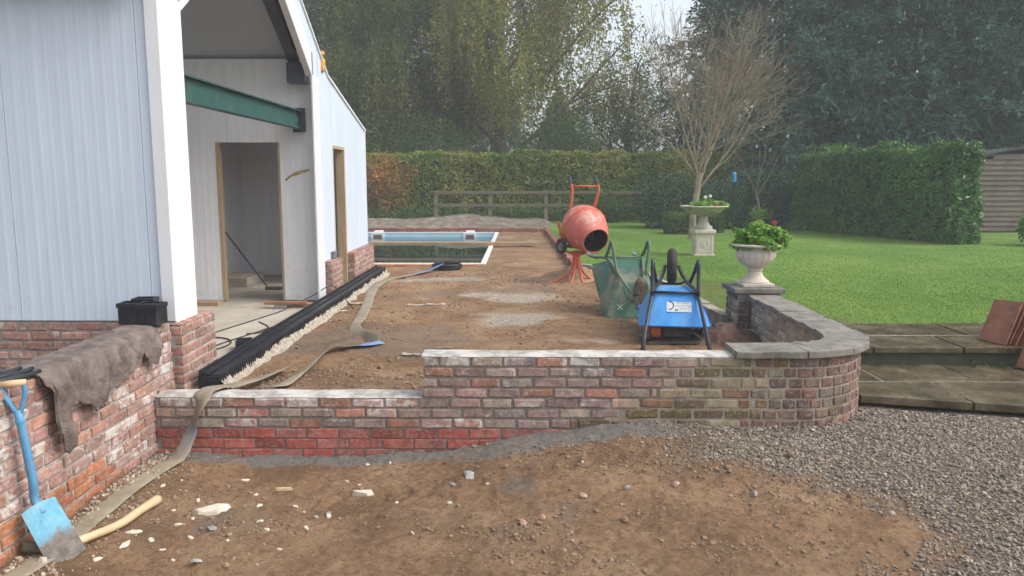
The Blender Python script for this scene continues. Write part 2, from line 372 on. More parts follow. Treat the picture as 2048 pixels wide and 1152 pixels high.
def puddle(x, y):
    b = 0
    for (cx, cy, rx, ry, am) in [(-.05, 8.85, .55, .55, 1.05), (.1, 10.45, .62, .42, 1.15), (-1.15, 12.4, .8, .38, 1.1), (-.45, 21.8, .7, .8, .9), (.35, 20.6, .25, 1.6, .7), (-.5, 10.75, .5, .3, .85), (.75, 7.7, .4, .3, .5)]:
        b = np.maximum(b, am * np.exp(-((x - cx) / rx) ** 2 - ((y - cy) / ry) ** 2))
    return sst(0.3, 0.95, b + 0.55 * fbm(x * 2.6, y * 3.8, 5, 61))
xs = ax1((-30, -6, 2), (-6, -2.6, .12), (-2.6, 2.6, .028)); xs = np.sort(np.append(xs[(abs(xs - POOL[0]) > .005) & (abs(xs - POOL[1]) > .005)], [POOL[0], POOL[1]]))
ys = ax1((5.5, 9.5, .028), (9.5, 14, .05), (14, 27, .12)); ys = np.sort(np.append(ys[(abs(ys - POOL[2]) > .005) & (abs(ys - POOL[3]) > .005)], [POOL[2], POOL[3]]))
X, Y, F = grid(xs, ys); Z = terr_h(X, Y)
cx = X[F].mean(1); cyy = Y[F].mean(1)
F = F[~((cx > POOL[0]) & (cx < POOL[1]) & (cyy > POOL[2]) & (cyy < POOL[3])) & ~((cx < -2.6) & (cyy < 6.2)) & ~((cx > 2.5) & (cyy < 8.0)) & ~((cx > 1.94) & (cyy < 6.0) & (np.hypot(cx - 1.94, cyy - 6.0) > .62))]
me = fmesh('terrace_soil', np.stack([X, Y, Z], 1), F, True)
attr_color(me, 'mask', np.stack([0.5 * sst(.25, .45, fbm(X * 1.1, Y * 1.1, 3, 63)), 0 * X, puddle(X, Y), 1 + 0 * X], 1))
tag(obj('terrace_soil', me, M_SOIL), 'levelled brown soil terrace with grey puddles behind the low wall', 'ground', kind='structure')

# lawn
def lawn_left(y): return np.interp(y, [8.0, 8.44, 8.45, 12.55, 12.75, 13.6, 13.75, 24.1, 26], [2.72, 2.72, 2.30, 2.06, 1.95, 1.12, 1.06, 0.86, 0.8])
ts = np.concatenate([np.linspace(0, .12, 60), np.linspace(.125, 1, 60)]); ys = ax1((8.0, 14, .1), (14, 28, .25), (28, 90, 4))
Tm, Ym = np.meshgrid(ts, ys); Lf = lawn_left(ys)[:, None]; Xm = Lf + Tm * (60 - Lf)
wide = np.where(ys > 26.0, 1, 0)[:, None]; Xm = np.where(wide > 0, -40 + Tm * 100, Xm)
Zm = 0.5 + 0.02 * fbm(Xm * .6, Ym * .6, 3, 71) + np.where(Ym > 24, (Ym - 24) * .02, 0)
Zm = np.minimum(Zm, .62)
nx = len(ts); i = np.arange(Tm.size).reshape(Tm.shape)
F = np.stack([i[:-1, :-1], i[:-1, 1:], i[1:, 1:], i[1:, :-1]], -1).reshape(-1, 4)
me = fmesh('lawn', np.stack([Xm.ravel(), Ym.ravel(), Zm.ravel()], 1), F, True)
wm = sst(1.3, .1, (Xm - Lf) + .7 * fbm(Xm * 1.2, Ym * 1.2, 3, 73)) * sst(13, 10.5, Ym)
attr_color(me, 'mask', np.stack([wm.ravel()] + [0 * wm.ravel()] * 2 + [1 + 0 * wm.ravel()], 1))
def lawn_material():
    m = Mat('lawn_turf'); a = m.n('ShaderNodeVertexColor'); a.layer_name = 'mask'; sp = m.n('ShaderNodeSeparateColor'); m.l(a.outputs[0], sp.inputs[0])
    n = m.noise(.55, 5, .65, 'World'); n2 = m.noise(24, 6, .75, 'World')
    c = m.ramp(n, [(.32, (.07, .16, .018)), (.5, (.11, .22, .027)), (.66, (.17, .26, .05))])
    c = m.mix(m.math('MULTIPLY', m.step(n2, .45, .7), .5), c, (.2, .24, .06))
    c = m.mix(m.math('MULTIPLY', sp.outputs[0], .75), c, (.15, .115, .05))
    m.base(c).rough(.9).bump(m.noise(45, 6, .8, 'World'), .8, .03); return m.m
tag(obj('lawn', me, lawn_material()), 'smooth green lawn right of the building site', 'lawn', kind='structure')

def stuffmesh(name, V0, F0, P, S, rot=None, squash=None):
    """many scaled, rotated copies of a small shape in one mesh"""
    n = len(P); V0 = np.asarray(V0); k = len(V0)
    q = rng.normal(size=(n, 4)); q /= np.linalg.norm(q, axis=1)[:, None]; w, x, y, z = q.T
    M = np.stack([1 - 2 * (y * y + z * z), 2 * (x * y - z * w), 2 * (x * z + y * w), 2 * (x * y + z * w), 1 - 2 * (x * x + z * z), 2 * (y * z - x * w), 2 * (x * z - y * w), 2 * (y * z + x * w), 1 - 2 * (x * x + y * y)], 1).reshape(n, 3, 3)
    VV = V0[None] * rng.uniform(.72, 1.25, (n, k, 1)) * (rng.uniform(.55, 1.2, (n, 1, 3)) * S[:, None, None])
    VV = np.einsum('nij,nkj->nki', M, VV)
    if squash is not None: VV[:, :, 2] *= squash
    VV = VV + P[:, None, :]
    FF = (np.asarray(F0)[None] + (np.arange(n) * k)[:, None, None]).reshape(-1, len(F0[0]))
    return fmesh(name, VV.reshape(-1, 3), FF)
ph = (1 + 5 ** .5) / 2
ICO_V = np.array([(-1, ph, 0), (1, ph, 0), (-1, -ph, 0), (1, -ph, 0), (0, -1, ph), (0, 1, ph), (0, -1, -ph), (0, 1, -ph), (ph, 0, -1), (ph, 0, 1), (-ph, 0, -1), (-ph, 0, 1)]) / math.sqrt(1 + ph * ph)
ICO_F = [(0,11,5),(0,5,1),(0,1,7),(0,7,10),(0,10,11),(1,5,9),(5,11,4),(11,10,2),(10,7,6),(7,1,8),(3,9,4),(3,4,2),(3,2,6),(3,6,8),(3,8,9),(4,9,5),(2,4,11),(6,2,10),(8,6,7),(9,8,1)]
def stonemat(name, stops, rough=.85):
    m = Mat(name); rnd = m.n('ShaderNodeNewGeometry').outputs['Random Per Island']
    m.base(m.mix(.35, m.ramp(rnd, stops), m.ramp(m.noise(40, 3, .6, 'World'), [(.3, (.12, .095, .07)), (.7, (.38, .325, .26))]))).rough(rough); return m.m
N = 66000
gx = rng.uniform(.4, 5.2, N); gy = rng.uniform(2.8, 6.0, N)
d = gravel_mask(gx, gy); ok = (rng.random(N) < d ** .85) & ((gy < 5.3) | (gx > 2.0)) & ~((gx < 2.7) & (gy > 5.3) & (np.hypot(gx - 1.94, gy - 6.0) < .69))
ok &= ~((gy > 5.75 - .25 * (gx - 2.7)) & (gx > 2.6))
gx, gy = gx[ok], gy[ok]; S = rng.gamma(5, .00115, len(gx)) + .0028
P = np.stack([gx, gy, ground_h(gx, gy) + S * .35], 1)
me = stuffmesh('gravel', ICO_V, ICO_F, P, S, squash=.75)
tag(obj('gravel', me, stonemat('gravel_stone', [(0, (.08, .063, .048)), (.3, (.155, .126, .098)), (.6, (.235, .195, .155)), (.85, (.33, .275, .215)), (1, (.46, .41, .34))])), 'loose grey gravel beside the curved wall', 'gravel', kind='stuff')
N = 21000
gx = rng.uniform(-2.6, 3.2, N); gy = rng.uniform(2.8, 5.3, N); dn = .08 + .92 * sst(.0, .3, fbm(gx * 1.9, gy * 2.6, 4, 81))
ok = rng.random(N) < dn; gx, gy = gx[ok], gy[ok]; S = rng.gamma(1.6, .0028, len(gx)) + .002; S = np.minimum(S, .026)
P = np.stack([gx, gy, ground_h(gx, gy) + S * .2], 1)
tag(obj('soil_crumbs', stuffmesh('soil_crumbs', ICO_V, ICO_F, P, S, squash=.7), stonemat('soil_crumb', [(0, (.12, .07, .039)), (.5, (.2, .12, .068)), (.95, (.28, .175, .1)), (1, (.4, .32, .23))], .95)), 'loose crumbs of brown soil', 'soil', kind='stuff')
N = 9000
gx = rng.uniform(-2.2, 2.1, N); gy = 5.6 + rng.random(N) ** 1.6 * 8; dn = .1 + .9 * sst(0, .3, fbm(gx * 1.5, gy * 1.5, 3, 83)); dn *= 1 - puddle(gx, gy)
ok = rng.random(N) < dn; gx, gy = gx[ok], gy[ok]; S = rng.gamma(2.2, .0036, len(gx)) + .003
P = np.stack([gx, gy, terr_h(gx, gy) + S * .2], 1)
tag(obj('terrace_crumbs', stuffmesh('terrace_crumbs', ICO_V, ICO_F, P, S, squash=.7), bpy.data.materials['soil_crumb']), 'loose clods of soil on the terrace', 'soil', kind='stuff')
N = 1500
gy = rng.uniform(3.4, 5.3, N); gx = -2.58 + rng.gamma(1.6, .07, N); S = rng.gamma(2.2, .002, N) + .002
P = np.stack([gx, gy, ground_h(gx, gy) + S * .3], 1)
tag(obj('mortar_crumbs', stuffmesh('mortar_crumbs', ICO_V, ICO_F, P, S), stonemat('mortar_crumb', [(0, (.25, .17, .1)), (.5, (.4, .33, .25)), (1, (.6, .55, .48))])), 'pale mortar crumbs along the foot of the left wall', 'rubble', kind='stuff')

# grass blades
N = 130000
gy = np.minimum(8.0 + rng.gamma(1.3, 3.2, N), 26); L = lawn_left(gy); gx = L + .03 + (17 - L) * rng.random(N) ** 1.15
d = np.hypot(gx, gy)
worn = sst(1.3, .1, (gx - L) + .7 * fbm(gx * 1.2, gy * 1.2, 3, 73)) * sst(13, 10.5, gy)
ok = rng.random(N) > worn * .75; gx, gy, d = gx[ok], gy[ok], d[ok]; n = len(gx)
h = rng.uniform(.006, .016, n); w = .0022 * (1 + d * .22)
a = rng.uniform(0, 6.283, n); lx = rng.normal(0, .5, n) * h; ly = rng.normal(0, .5, n) * h
tall = (rng.random(n) < .02) | (np.abs(gy - 8.03) < .03); h = np.where(tall, h * 2.2, h)
gz = .5 + .02 * fbm(gx * .6, gy * .6, 3, 71) + np.where(gy > 24, (gy - 24) * .02, 0)
V3 = np.stack([np.stack([gx + np.cos(a) * w, gy + np.sin(a) * w, gz - .004], 1), np.stack([gx - np.cos(a) * w, gy - np.sin(a) * w, gz - .004], 1), np.stack([gx + lx, gy + ly, gz + h], 1)], 1).reshape(-1, 3)
me = fmesh('grass', V3, np.arange(3 * n).reshape(-1, 3))
tag(obj('grass', me, leafmat('grass_blade', [(0, (.1, .205, .022)), (.5, (.125, .24, .03)), (.85, (.15, .265, .038)), (1, (.2, .27, .06))], .35, .35)), 'short mown grass blades of the lawn', 'grass', kind='stuff')

k = 140; lx = rng.uniform(2.6, 11, k); ly = rng.uniform(8.2, 22, k)
Pl = np.stack([lx, ly, .5 + .02 * fbm(lx * .6, ly * .6, 3, 71) + .012], 1); a = rng.uniform(0, 6.283, k); sl = rng.uniform(.015, .035, k)
Vl = np.stack([Pl + np.stack([np.cos(a) * sl, np.sin(a) * sl, 0 * a], 1), Pl + np.stack([-np.sin(a) * sl * .6, np.cos(a) * sl * .6, 0 * a + .008], 1), Pl - np.stack([np.cos(a) * sl, np.sin(a) * sl, 0 * a], 1), Pl + np.stack([np.sin(a) * sl * .6, -np.cos(a) * sl * .6, 0 * a + .005], 1)], 1).reshape(-1, 3)
tag(obj('fallen_leaves', fmesh('fallen_leaves', Vl, np.arange(4 * k).reshape(-1, 4)), leafmat('fallen_leaf', [(0, (.25, .16, .06)), (.6, (.4, .3, .12)), (1, (.6, .55, .4))], 3, .2)), 'fallen autumn leaves dotted over the lawn', 'leaves', kind='stuff')

# ------------------------------------------------------------ bricks
def brick_mesh(L, H, D, bev, jit, seed):
    r = random.Random(seed); bm = bmesh.new(); bmesh.ops.create_cube(bm, size=1)
    for v in bm.verts: v.co = Vector((v.co.x * L, (v.co.y + .5) * D, v.co.z * H))
    bmesh.ops.bevel(bm, geom=list(bm.edges), offset=bev, segments=1, affect='EDGES', clamp_overlap=True)
    for v in bm.verts:
        v.co += Vector((r.uniform(-1, 1) * jit, r.uniform(-1, 1) * jit * .6, r.uniform(-1, 1) * jit))
    for f in bm.faces: f.smooth = False
    me = bpy.data.meshes.new('brick'); bm.to_mesh(me); bm.free(); me.materials.append(M_BRICK); return me
BR = {('w', 's'): [brick_mesh(.213, .063, .1, .009, .0045, i) for i in range(7)],
      ('w', 'h'): [brick_mesh(.103, .063, .1, .010, .0045, 50 + i) for i in range(6)],
      ('c', 's'): [brick_mesh(.215, .0655, .1, .0035, .0013, 90 + i) for i in range(4)],
      ('o', 's'): [brick_mesh(.212, .063, .1, .0075, .0045, 120 + i) for i in range(6)],
      ('o', 'h'): [brick_mesh(.103, .063, .1, .0075, .0045, 150 + i) for i in range(6)]}
def pick(pal, r):
    c = r.choice(pal); c = (c[0] * 1.05, c[1] * .98, c[2] * .93); k = r.uniform(.82, 1.18); return [min(1, q * k * r.uniform(.95, 1.05)) for q in c]
PAL_RECL = [(.34, .25, .22), (.31, .225, .205), (.28, .25, .225), (.26, .2, .185), (.38, .2, .15), (.34, .29, .25), (.23, .19, .18), (.36, .265, .23), (.35, .18, .13), (.3, .26, .225), (.25, .185, .175), (.29, .24, .21)]
PAL_RED = [(.37, .1, .08), (.34, .095, .075), (.39, .125, .1), (.38, .15, .125), (.33, .09, .07)]
PAL_OLD = [(.155, .1, .08), (.175, .115, .093), (.135, .1, .084), (.185, .135, .108), (.19, .11, .088), (.165, .14, .118)]
PAL_MOSS = [(.16, .115, .055), (.14, .12, .05), (.21, .13, .08), (.36, .32, .22), (.18, .14, .09), (.15, .14, .075)]
PAL_LEFT = [(.33, .2, .17), (.3, .185, .16), (.36, .24, .205), (.29, .17, .145), (.36, .2, .155), (.28, .195, .175)]
PAL_LOW = [(.32, .13, .06), (.28, .11, .055), (.35, .16, .08), (.25, .12, .07)]
PAL_PLINTH = [(.31, .18, .15), (.28, .16, .135), (.34, .21, .18), (.25, .155, .135), (.36, .23, .19)]
PAL_CREAM = [(.46, .4, .33), (.39, .33, .27), (.52, .46, .38), (.33, .27, .22)]
CP = .075
def lay(parent, path, s0, s1, z0, ks, colfn, style='w', unit='s', pitch=.225, shift=0.0, seed=0, proud=.004, end=None):
    r = random.Random(seed); L = {'s': .215, 'h': .103}[unit]
    for k in ks:
        a0 = s0(k) if callable(s0) else s0; a1 = s1(k) if callable(s1) else s1
        s = (0.0 + shift) + (pitch / 2 if k % 2 else 0) + math.floor((a0 - pitch) / pitch) * pitch
        while s < a1:
            jw = r.uniform(-.22, .12) * pitch if unit == 'h' else r.uniform(-.012, .012); b0 = max(s + .006, a0); b1 = min(s + pitch + jw - .006, a1); s += pitch + jw
            if b1 - b0 < .03: continue
            c = colfn((b0 + b1) / 2, k, r)
            if c is None: continue
            x, y, a = path((b0 + b1) / 2)
            pr = r.uniform(-.002, proud)
            me = r.choice(BR[(style, unit)])
            o = obj('brick', me, None, parent, (x + math.sin(a) * pr, y - math.cos(a) * pr, z0 + k * CP + .0375 + r.uniform(-.002, .002)),
                (r.uniform(-.015, .015), r.uniform(-.02, .02), a + r.uniform(-.015, .015)), ((b1 - b0) / L * r.uniform(.985, 1.0), 1, r.uniform(.96, 1.04)), (*c[:3], c[3]))
def straight(x0, y0, ang):
    return lambda s: (x0 + math.cos(ang) * s, y0 + math.sin(ang) * s, ang)

# front wall, newly rebuilt
XB = {0: .33, 1: .33, 2: .33, 3: .36, 4: .71, 5: .84, 6: .97, 7: 1.10, 8: 1.22, 9: 1.33}
wall = thing('brick_wall', 'stepped low wall of reclaimed bricks with new red bricks at its foot', 'wall', (0, 5.32, 0.02))
frontp = straight(0, 0, 0)
def frontcol(s, k, r):
    if k < 3:
        c = pick(PAL_RED, r); return (*c, r.choice([.1, .15, .2, .3]))
    c = pick(PAL_RECL, r); a = r.choice([.2, .3, .45, .55, .62])
    if k == (5 if s < -.68 else 9): a = r.choice([.5, .6, .7, .8])
    return (*c, a)
lay(wall, frontp, -2.595, lambda k: XB[k] - .006, 0, range(0, 3), frontcol, 'c', 's', .225, 0.03, 11, .001)
lay(wall, frontp, -2.595, lambda k: XB[k] - .006, 0, range(3, 6), frontcol, 'w', 's', .228, 0.06, 12)
lay(wall, frontp, -.685, lambda k: XB[k] - .006, 0, range(6, 10), frontcol, 'w', 's', .228, -.685 % .228, 13)
mb = MB()
mb.box(-2.6, .5, .012, .213, -.2, .45); mb.box(-.672, 1.0, .0123, .2125, .44, .75); mb.box(.5, 1.0, .0124, .2127, 0, .442)
mb.build('mortar', M_MORTAR, wall)
lay(wall, straight(-.683, .21, -math.pi / 2), .0, .205, 0, range(6, 10), frontcol, 'w', 'h', .11, 0, 14)
def bed_top(parent, pathfn, s0, s1, w0, w1, z, thick, name, mat, seed):
    n = int((s1 - s0) / .02); m_ = 9; vs = []; fs = []
    for i in range(n + 1):
        s = s0 + (s1 - s0) * i / n; x, y, a = pathfn(s)
        for j in range(m_ + 1):
            w = w0 + (w1 - w0) * j / m_; e = min(j, m_ - j, 1.5) / 1.5
            if j in (0, m_): w += .012 * float(fbm(s * 9, j, 3, seed + 2))
            h = z + thick * (0.05 if j in (0, m_) else 1) * (.75 + .55 * float(fbm(s * 5, w * 12, 4, seed)))
            vs.append((x - math.sin(a) * w, y + math.cos(a) * w, h))
    for i in range(n):
        for j in range(m_):
            q = i * (m_ + 1) + j; fs.append((q, q + m_ + 1, q + m_ + 2, q + 1))
    me = fmesh(name, np.array(vs), np.array(fs), True); return obj(name, me, mat, parent)
bed_top(wall, frontp, -2.595, -.69, .008, .212, .449, .014, 'mortar_bed', M_BED, 5)
bed_top(wall, frontp, -.69, 1.50, .004, .212, .749, .013, 'mortar_bed', M_BED, 6)

# old curved wall
old = thing('curved_brick_wall', 'old weathered brick wall curving round under worn stone coping', 'wall', (0, 0, 0.02))
CXo, CYo, RO = 1.94, 6.0, .68; ARC = RO * math.pi / 2
def oldp(s):        # s = x along the front, then the arc, then back to the pier
    if s <= CXo: return (s, 5.32, 0)
    if s <= CXo + ARC:
        t = (s - CXo) / RO; return (CXo + RO * math.sin(t), CYo - RO * math.cos(t), t)
    return (CXo + RO, CYo + (s - CXo - ARC), math.pi / 2)
SEND = CXo + ARC + 2.0
def oldcol(s, k, r):
    if s < 1.75 + r.uniform(-.2, .15): return (*pick(PAL_MOSS, r), r.choice([.1, .2, .35]))
    if s > CXo + ARC * .8: return (*pick(PAL_OLD + PAL_CREAM[:2], r), .35)
    c = pick(PAL_OLD, r)
    if k == 0 or k == 3: c = [c[0] * 1.15, c[1], c[2]]
    return (*c, r.choice([.1, .2, .25]))
lay(old, oldp, lambda k: XB[k] + .006, 1.62, 0, range(1, 10), oldcol, 'o', 's', .231, .05, 21, .002)
lay(old, oldp, 1.63, SEND, 0, range(2, 10), oldcol, 'o', 'h', .121, .02, 22, .002)
mb = MB(); mb.box(1.001, 1.94, 5.3275, 5.534, 0, .748)
mb.box(.6, 1.0005, 5.3278, 5.5325, -.0, .43)
n = 16; vs = []
for i in range(n + 1):
    t = math.pi / 2 * i / n
    for rr in (RO - .0075, RO - .206):
        for z in (0, .748): vs.append((CXo + rr * math.sin(t), CYo - rr * math.cos(t), z))
fs = []
for i in range(n):
    a, b = i * 4, i * 4 + 4; fs += [(a, b, b + 1, a + 1), (a + 2, a + 3, b + 3, b + 2), (a + 1, b + 1, b + 3, a + 3), (a, a + 2, b + 2, b)]
mb.add(vs, fs); mb.box(2.414, 2.611, 6.0, 8.0, 0, .748)
mb.build('mortar', M_MORTAR_OLD, old)
def creamcol(s, k, r): return (*pick(PAL_CREAM, r), r.choice([.3, .5, .6]))
lay(old, straight(2.408, 7.99, -math.pi / 2), 0, 2.0, 0, range(5, 10), creamcol, 'o', 's', .231, 0, 23, .005)
def coping(sa, sb, seed):
    r = random.Random(seed); n = max(3, int((sb - sa) / .05)); out, inn = [], []
    for i in range(n + 1):
        s = sa + (sb - sa) * i / n; x, y, a = oldp(s)
        o_ = .052 + r.uniform(-.006, .006); q = .268 + r.uniform(-.006, .006)
        out.append((x + math.sin(a) * o_, y - math.cos(a) * o_)); inn.append((x - math.sin(a) * q, y + math.cos(a) * q))
    poly = out + inn[::-1]; mb = MB(); tl = r.uniform(-.004, .004)
    mb.prism(poly, lambda p: (p[0], p[1], .752 + tl), lambda p: (p[0], p[1], .80 + tl + r.uniform(-.004, .004)))
    o = mb.build('coping_stone', M_STONE, old, bevel=.006)
for i, (a, b) in enumerate([(1.50, 1.99), (1.998, 2.36), (2.368, 2.70), (2.708, 3.04), (3.048, 3.5), (3.508, 3.98), (3.988, 4.48), (4.488, SEND)]): coping(a, b, 300 + i)

# pier with cap
pier = thing('brick_pier', 'square brick pier with a slate cap at the end of the curved wall', 'pier', (2.263, 8.0, 0.38))
def piercol(s, k, r): return (*pick(PAL_OLD + PAL_CREAM[1:], r), r.choice([.3, .45, .55]))
for i, p in enumerate([straight(0, 0, 0), straight(.44, 0, math.pi / 2), straight(.44, .44, math.pi), straight(0, .44, -math.pi / 2)]):
    lay(pier, p, .004, .436, 0, range(0, 6), piercol, 'o', 's', .22, 0, 31 + i, .004)
MB().box(.008, .432, .008, .432, -.2, .455).build('mortar', M_MORTAR_OLD, pier)
MB().box(-.045, .485, -.045, .485, .456, .505).build('cap_stone', M_STONE, pier, bevel=.008)

# left wall
lw = thing('brick_wall', 'tall brick wall blotched with white bloom, running from the white building', 'wall', (-2.6, 0, -.015))
lwp = straight(0, 0, math.pi / 2)
def leftcol(s, k, r):
    if k <= 3 and s < 5.0 - .1 * k: return (*pick(PAL_LOW, r), .3)
    if k >= 11: return (*pick(PAL_LEFT, r), .3)
    return (*pick(PAL_LEFT, r), r.choice([.6, .72, .85, .55, .5]))
lay(lw, lwp, 2.0, 5.66, 0, range(0, 12), leftcol, 'w', 's', .225, .04, 41)
mb = MB(); mb.box(-.213, -.012, 2.0, 5.66, -.2, .955); mb.build('mortar', M_MORTAR_PALE, lw)
r_ = random.Random(43)
for j in range(32):
    c = pick(PAL_LEFT, r_)
    obj('brick', r_.choice(BR[('w', 'h')]), None, lw, (r_.uniform(-.002, .004), 2.06 + j * .1135, 12 * CP + .0375), (0, r_.uniform(-.02, .02), math.pi / 2), (1, 2.12, 1.05), (*c, .4))
# ------------------------------------------------------------ white panelled building
bld = thing('panel_building', 'unfinished white panel building with a gabled opening on a brick plinth', 'building', (0, 0, 0))
PX = -2.6
def ribbed(u0, u1, zb, zt, orient, w0, thick=.06, pitch=.083, d=.0011, phase=0):
    us = {u0: 0, u1: 0}; k = math.floor(u0 / pitch) - 1
    while k * pitch < u1:
        b = k * pitch + phase
        for f, h in ((0, 0), (.30, 0), (.36, d), (.64, d), (.70, 0)):
            u = b + f * pitch
            if u0 < u < u1: us[u] = h
        k += 1
    us = sorted(us.items()); P = {'-y': lambda u, w, z: (u, w0 - w, z), '+x': lambda u, w, z: (w0 + w, u, z)}[orient]
    vs = []; fs = []; n = len(us)
    for u, h in us: vs += [P(u, h, zb(u)), P(u, h, zt(u)), P(u, -thick, zb(u)), P(u, -thick, zt(u))]
    for i in range(n - 1):
        a, b = i * 4, i * 4 + 4; fs += [(a, b, b + 1, a + 1), (a + 2, a + 3, b + 3, b + 2), (a + 1, b + 1, b + 3, a + 3), (a, a + 2, b + 2, b)]
    e = (n - 1) * 4; fs += [(0, 1, 3, 2), (e, e + 2, e + 3, e + 1)]
    return MB().add(vs, fs)
K = lambda v: (lambda u: v)
def roof_z(y):      # outer roof line of the gable wall
    y = float(y)
    if y <= 8.0: return 5.0 - (8.0 - y) * .6
    if y <= 10.72: return 5.0 - (y - 8.0) * .6
    return 3.368 - (y - 10.72) * .2325
# wall facing the camera
x = -2.776
ribbed(-2.776 + .004, -2.66, K(.95), K(3.55), '-y', 5.75).build('wall_panel', M_PANEL, bld)
for i in range(6):
    ribbed(x - 1.0 + .004, x, K(.945), K(3.55), '-y', 5.75, phase=.01 * i).build('wall_panel', M_PANEL, bld); x -= 1.0
MB().box(-9, -2.67, 5.70, 5.74, 3.5, 3.68).build('gutter', M_FLASH, bld, bevel=.01)
# corner flashing: front leg and deep side leg up the jamb of the opening
mb = MB(); mb.box(-2.69, -2.594, 5.728, 5.742, .945, 3.6); mb.box(-2.606, -2.592, 5.7425, 6.12, .93, 3.34); mb.box(-2.68, -2.6065, 6.106, 6.1195, .93, 3.34)
mb.build('corner_flashing', M_FLASH, bld, bevel=.002)
for i in range(7):
    MB().add([(-2.672 + .005 * math.cos(a * .785), 5.727 - .003, 1.1 + i * .33 + .005 * math.sin(a * .785)) for a in range(8)], [tuple(range(8))]).build('screw', M_FLASH, bld)
# gable wall on the +X face
OY0, OY1, OZ, SL = 6.12, 9.88, 3.28, .67
def open_z(y): return OZ + SL * min(y - OY0, OY1 - y)
TR = .26
def trim_z(y): return open_z(y) + .30
y = OY0 + .0
for a, b in ((5.745, 6.115),):
    ribbed(a, b, lambda u: 3.345, roof_z, '+x', PX - .004).build('wall_panel', M_PANEL, bld)
for a, b in ((6.125, 7.1), (7.104, 7.998), (8.002, 8.9), (8.904, 10.22)):
    ribbed(a, b, lambda u: trim_z(min(max(u, OY0), OY1)) if u < 10.0 else 3.2, roof_z, '+x', PX - .004).build('wall_panel', M_PANEL, bld)
# sloping flashings of the gable opening
def slope_trim(ya, yb, side):
    mb = MB(); poly = [(ya, open_z(ya)), (yb, open_z(yb)), (yb, trim_z(yb) + .01), (ya, trim_z(ya) + .01)]
    mb.prism(poly, lambda p: (PX + .002, p[0], p[1]), lambda p: (PX + .012, p[0], p[1]))
    poly2 = [(ya, open_z(ya) - .0), (yb, open_z(yb) - .0), (yb, open_z(yb) + .012), (ya, open_z(ya) + .012)]
    mb.prism(poly2, lambda p: (PX - .065, p[0], p[1]), lambda p: (PX + .0015, p[0], p[1]))
    mb.build('gable_flashing', M_FLASH, bld)
slope_trim(OY0, 7.998, 0); slope_trim(8.002, OY1, 1)
mb = MB(); mb.box(PX - .006, PX + .014, OY1 + .0, 10.21, .40, 3.30)
mb.build('jamb_flashing', M_FLASH, bld, bevel=.002)
# lean-to part with a slot doorway
S0, S1, SZ = 10.89, 11.64, 2.475
ribbed(10.212, S0, K(.9), roof_z, '+x', PX - .004).build('wall_panel', M_PANEL, bld)
ribbed(S0 + .002, S1 - .002, K(SZ), roof_z, '+x', PX - .004).build('wall_panel', M_PANEL, bld)
ribbed(S1, 12.4, K(.9), roof_z, '+x', PX - .004).build('wall_panel', M_PANEL, bld)
ribbed(12.404, 13.13, K(.9), roof_z, '+x', PX - .004).build('wall_panel', M_PANEL, bld)
mb = MB(); mb.box(PX - .05, PX + .012, 13.131, 13.16, .9, 2.82); mb.build('corner_flashing', M_FLASH, bld)
mb = MB(); mb.prism([(10.72, 3.372), (13.18, 2.80), (13.18, 2.83), (10.72, 3.402)], lambda p: (PX - .06, *p), lambda p: (PX + .02, *p))
mb.prism([(8.0, 5.0), (10.72, 3.372), (10.72, 3.40), (8.0, 5.03)], lambda p: (PX - .06, *p), lambda p: (PX + .018, *p)); mb.build('verge_flashing', M_FLASH, bld)
mb = MB(); mb.box(-2.73, -2.604, S1 - .055, S1 - .004, .36, SZ); mb.box(-2.73, -2.604, S0 + .004, S0 + .05, .915, SZ); mb.box(-2.73, -2.604, S0 + .051, S1 - .056, SZ - .04, SZ - .002)
mb.build('door_frame', M_TIMBER, bld, bevel=.003)
# roof slopes
def slab(pts, name, mat, x0=-9.0, x1=PX - .065):
    MB().prism(pts, lambda p: (x0, *p), lambda p: (x1, *p)).build(name, mat, bld)
slab([(8.0, 4.98), (10.70, 3.36), (10.70, 3.22), (8.0, 4.84)], 'roof_slope', M_ROOFIN)
slab([(5.55, 3.51), (8.0, 4.98), (8.0, 4.84), (5.55, 3.37)], 'roof_slope', M_ROOFIN)
slab([(10.702, 3.35), (13.2, 2.77), (13.2, 2.65), (10.702, 3.23)], 'roof_slope', M_ROOFIN)
# inner wall facing the opening
DX0, DX1, DZ, IY = -3.93, -3.10, 2.48, 10.1
ribbed(-3.766, -2.66, K(DZ), lambda u: 3.52, '-y', IY).build('wall_panel', M_PANEL_IN, bld)
ribbed(DX1, -2.66, K(.43), K(DZ - .002), '-y', IY).build('wall_panel', M_PANEL_IN, bld)
ribbed(DX0, -3.77, K(DZ), lambda u: 3.52, '-y', IY).build('wall_panel', M_PANEL_IN, bld)
for a, b in ((-4.77, DX0 - .002), (-5.77, -4.774), (-6.77, -5.774), (-9, -6.774)):
    ribbed(a, b, K(.43), K(3.52), '-y', IY).build('wall_panel', M_PANEL_IN, bld)
mb = MB(); mb.box(DX0 + .002, DX0 + .045, IY + .002, IY + .09, .42, DZ - .002); mb.box(DX1 - .03, DX1 - .002, IY + .004, IY + .09, .42, DZ - .002)
mb.build('door_frame', M_TIMBER, bld)
# room behind
mb = MB(); mb.box(-5.0, -2.665, 13.06, 13.12, .4, 2.72); mb.box(-4.72, -4.66, 10.17, 13.055, .4, 3.3); mb.build('room_wall', M_PANEL_IN, bld)
MB().box(-3.892, -3.884, 13.054, 13.0595, .42, 2.7).build('panel_joint', M_ROOFIN, bld)
MB().box(-9, -2.67, 13.125, 13.13, .4, 2.7).build('rear_panel', M_PANEL_IN, bld)
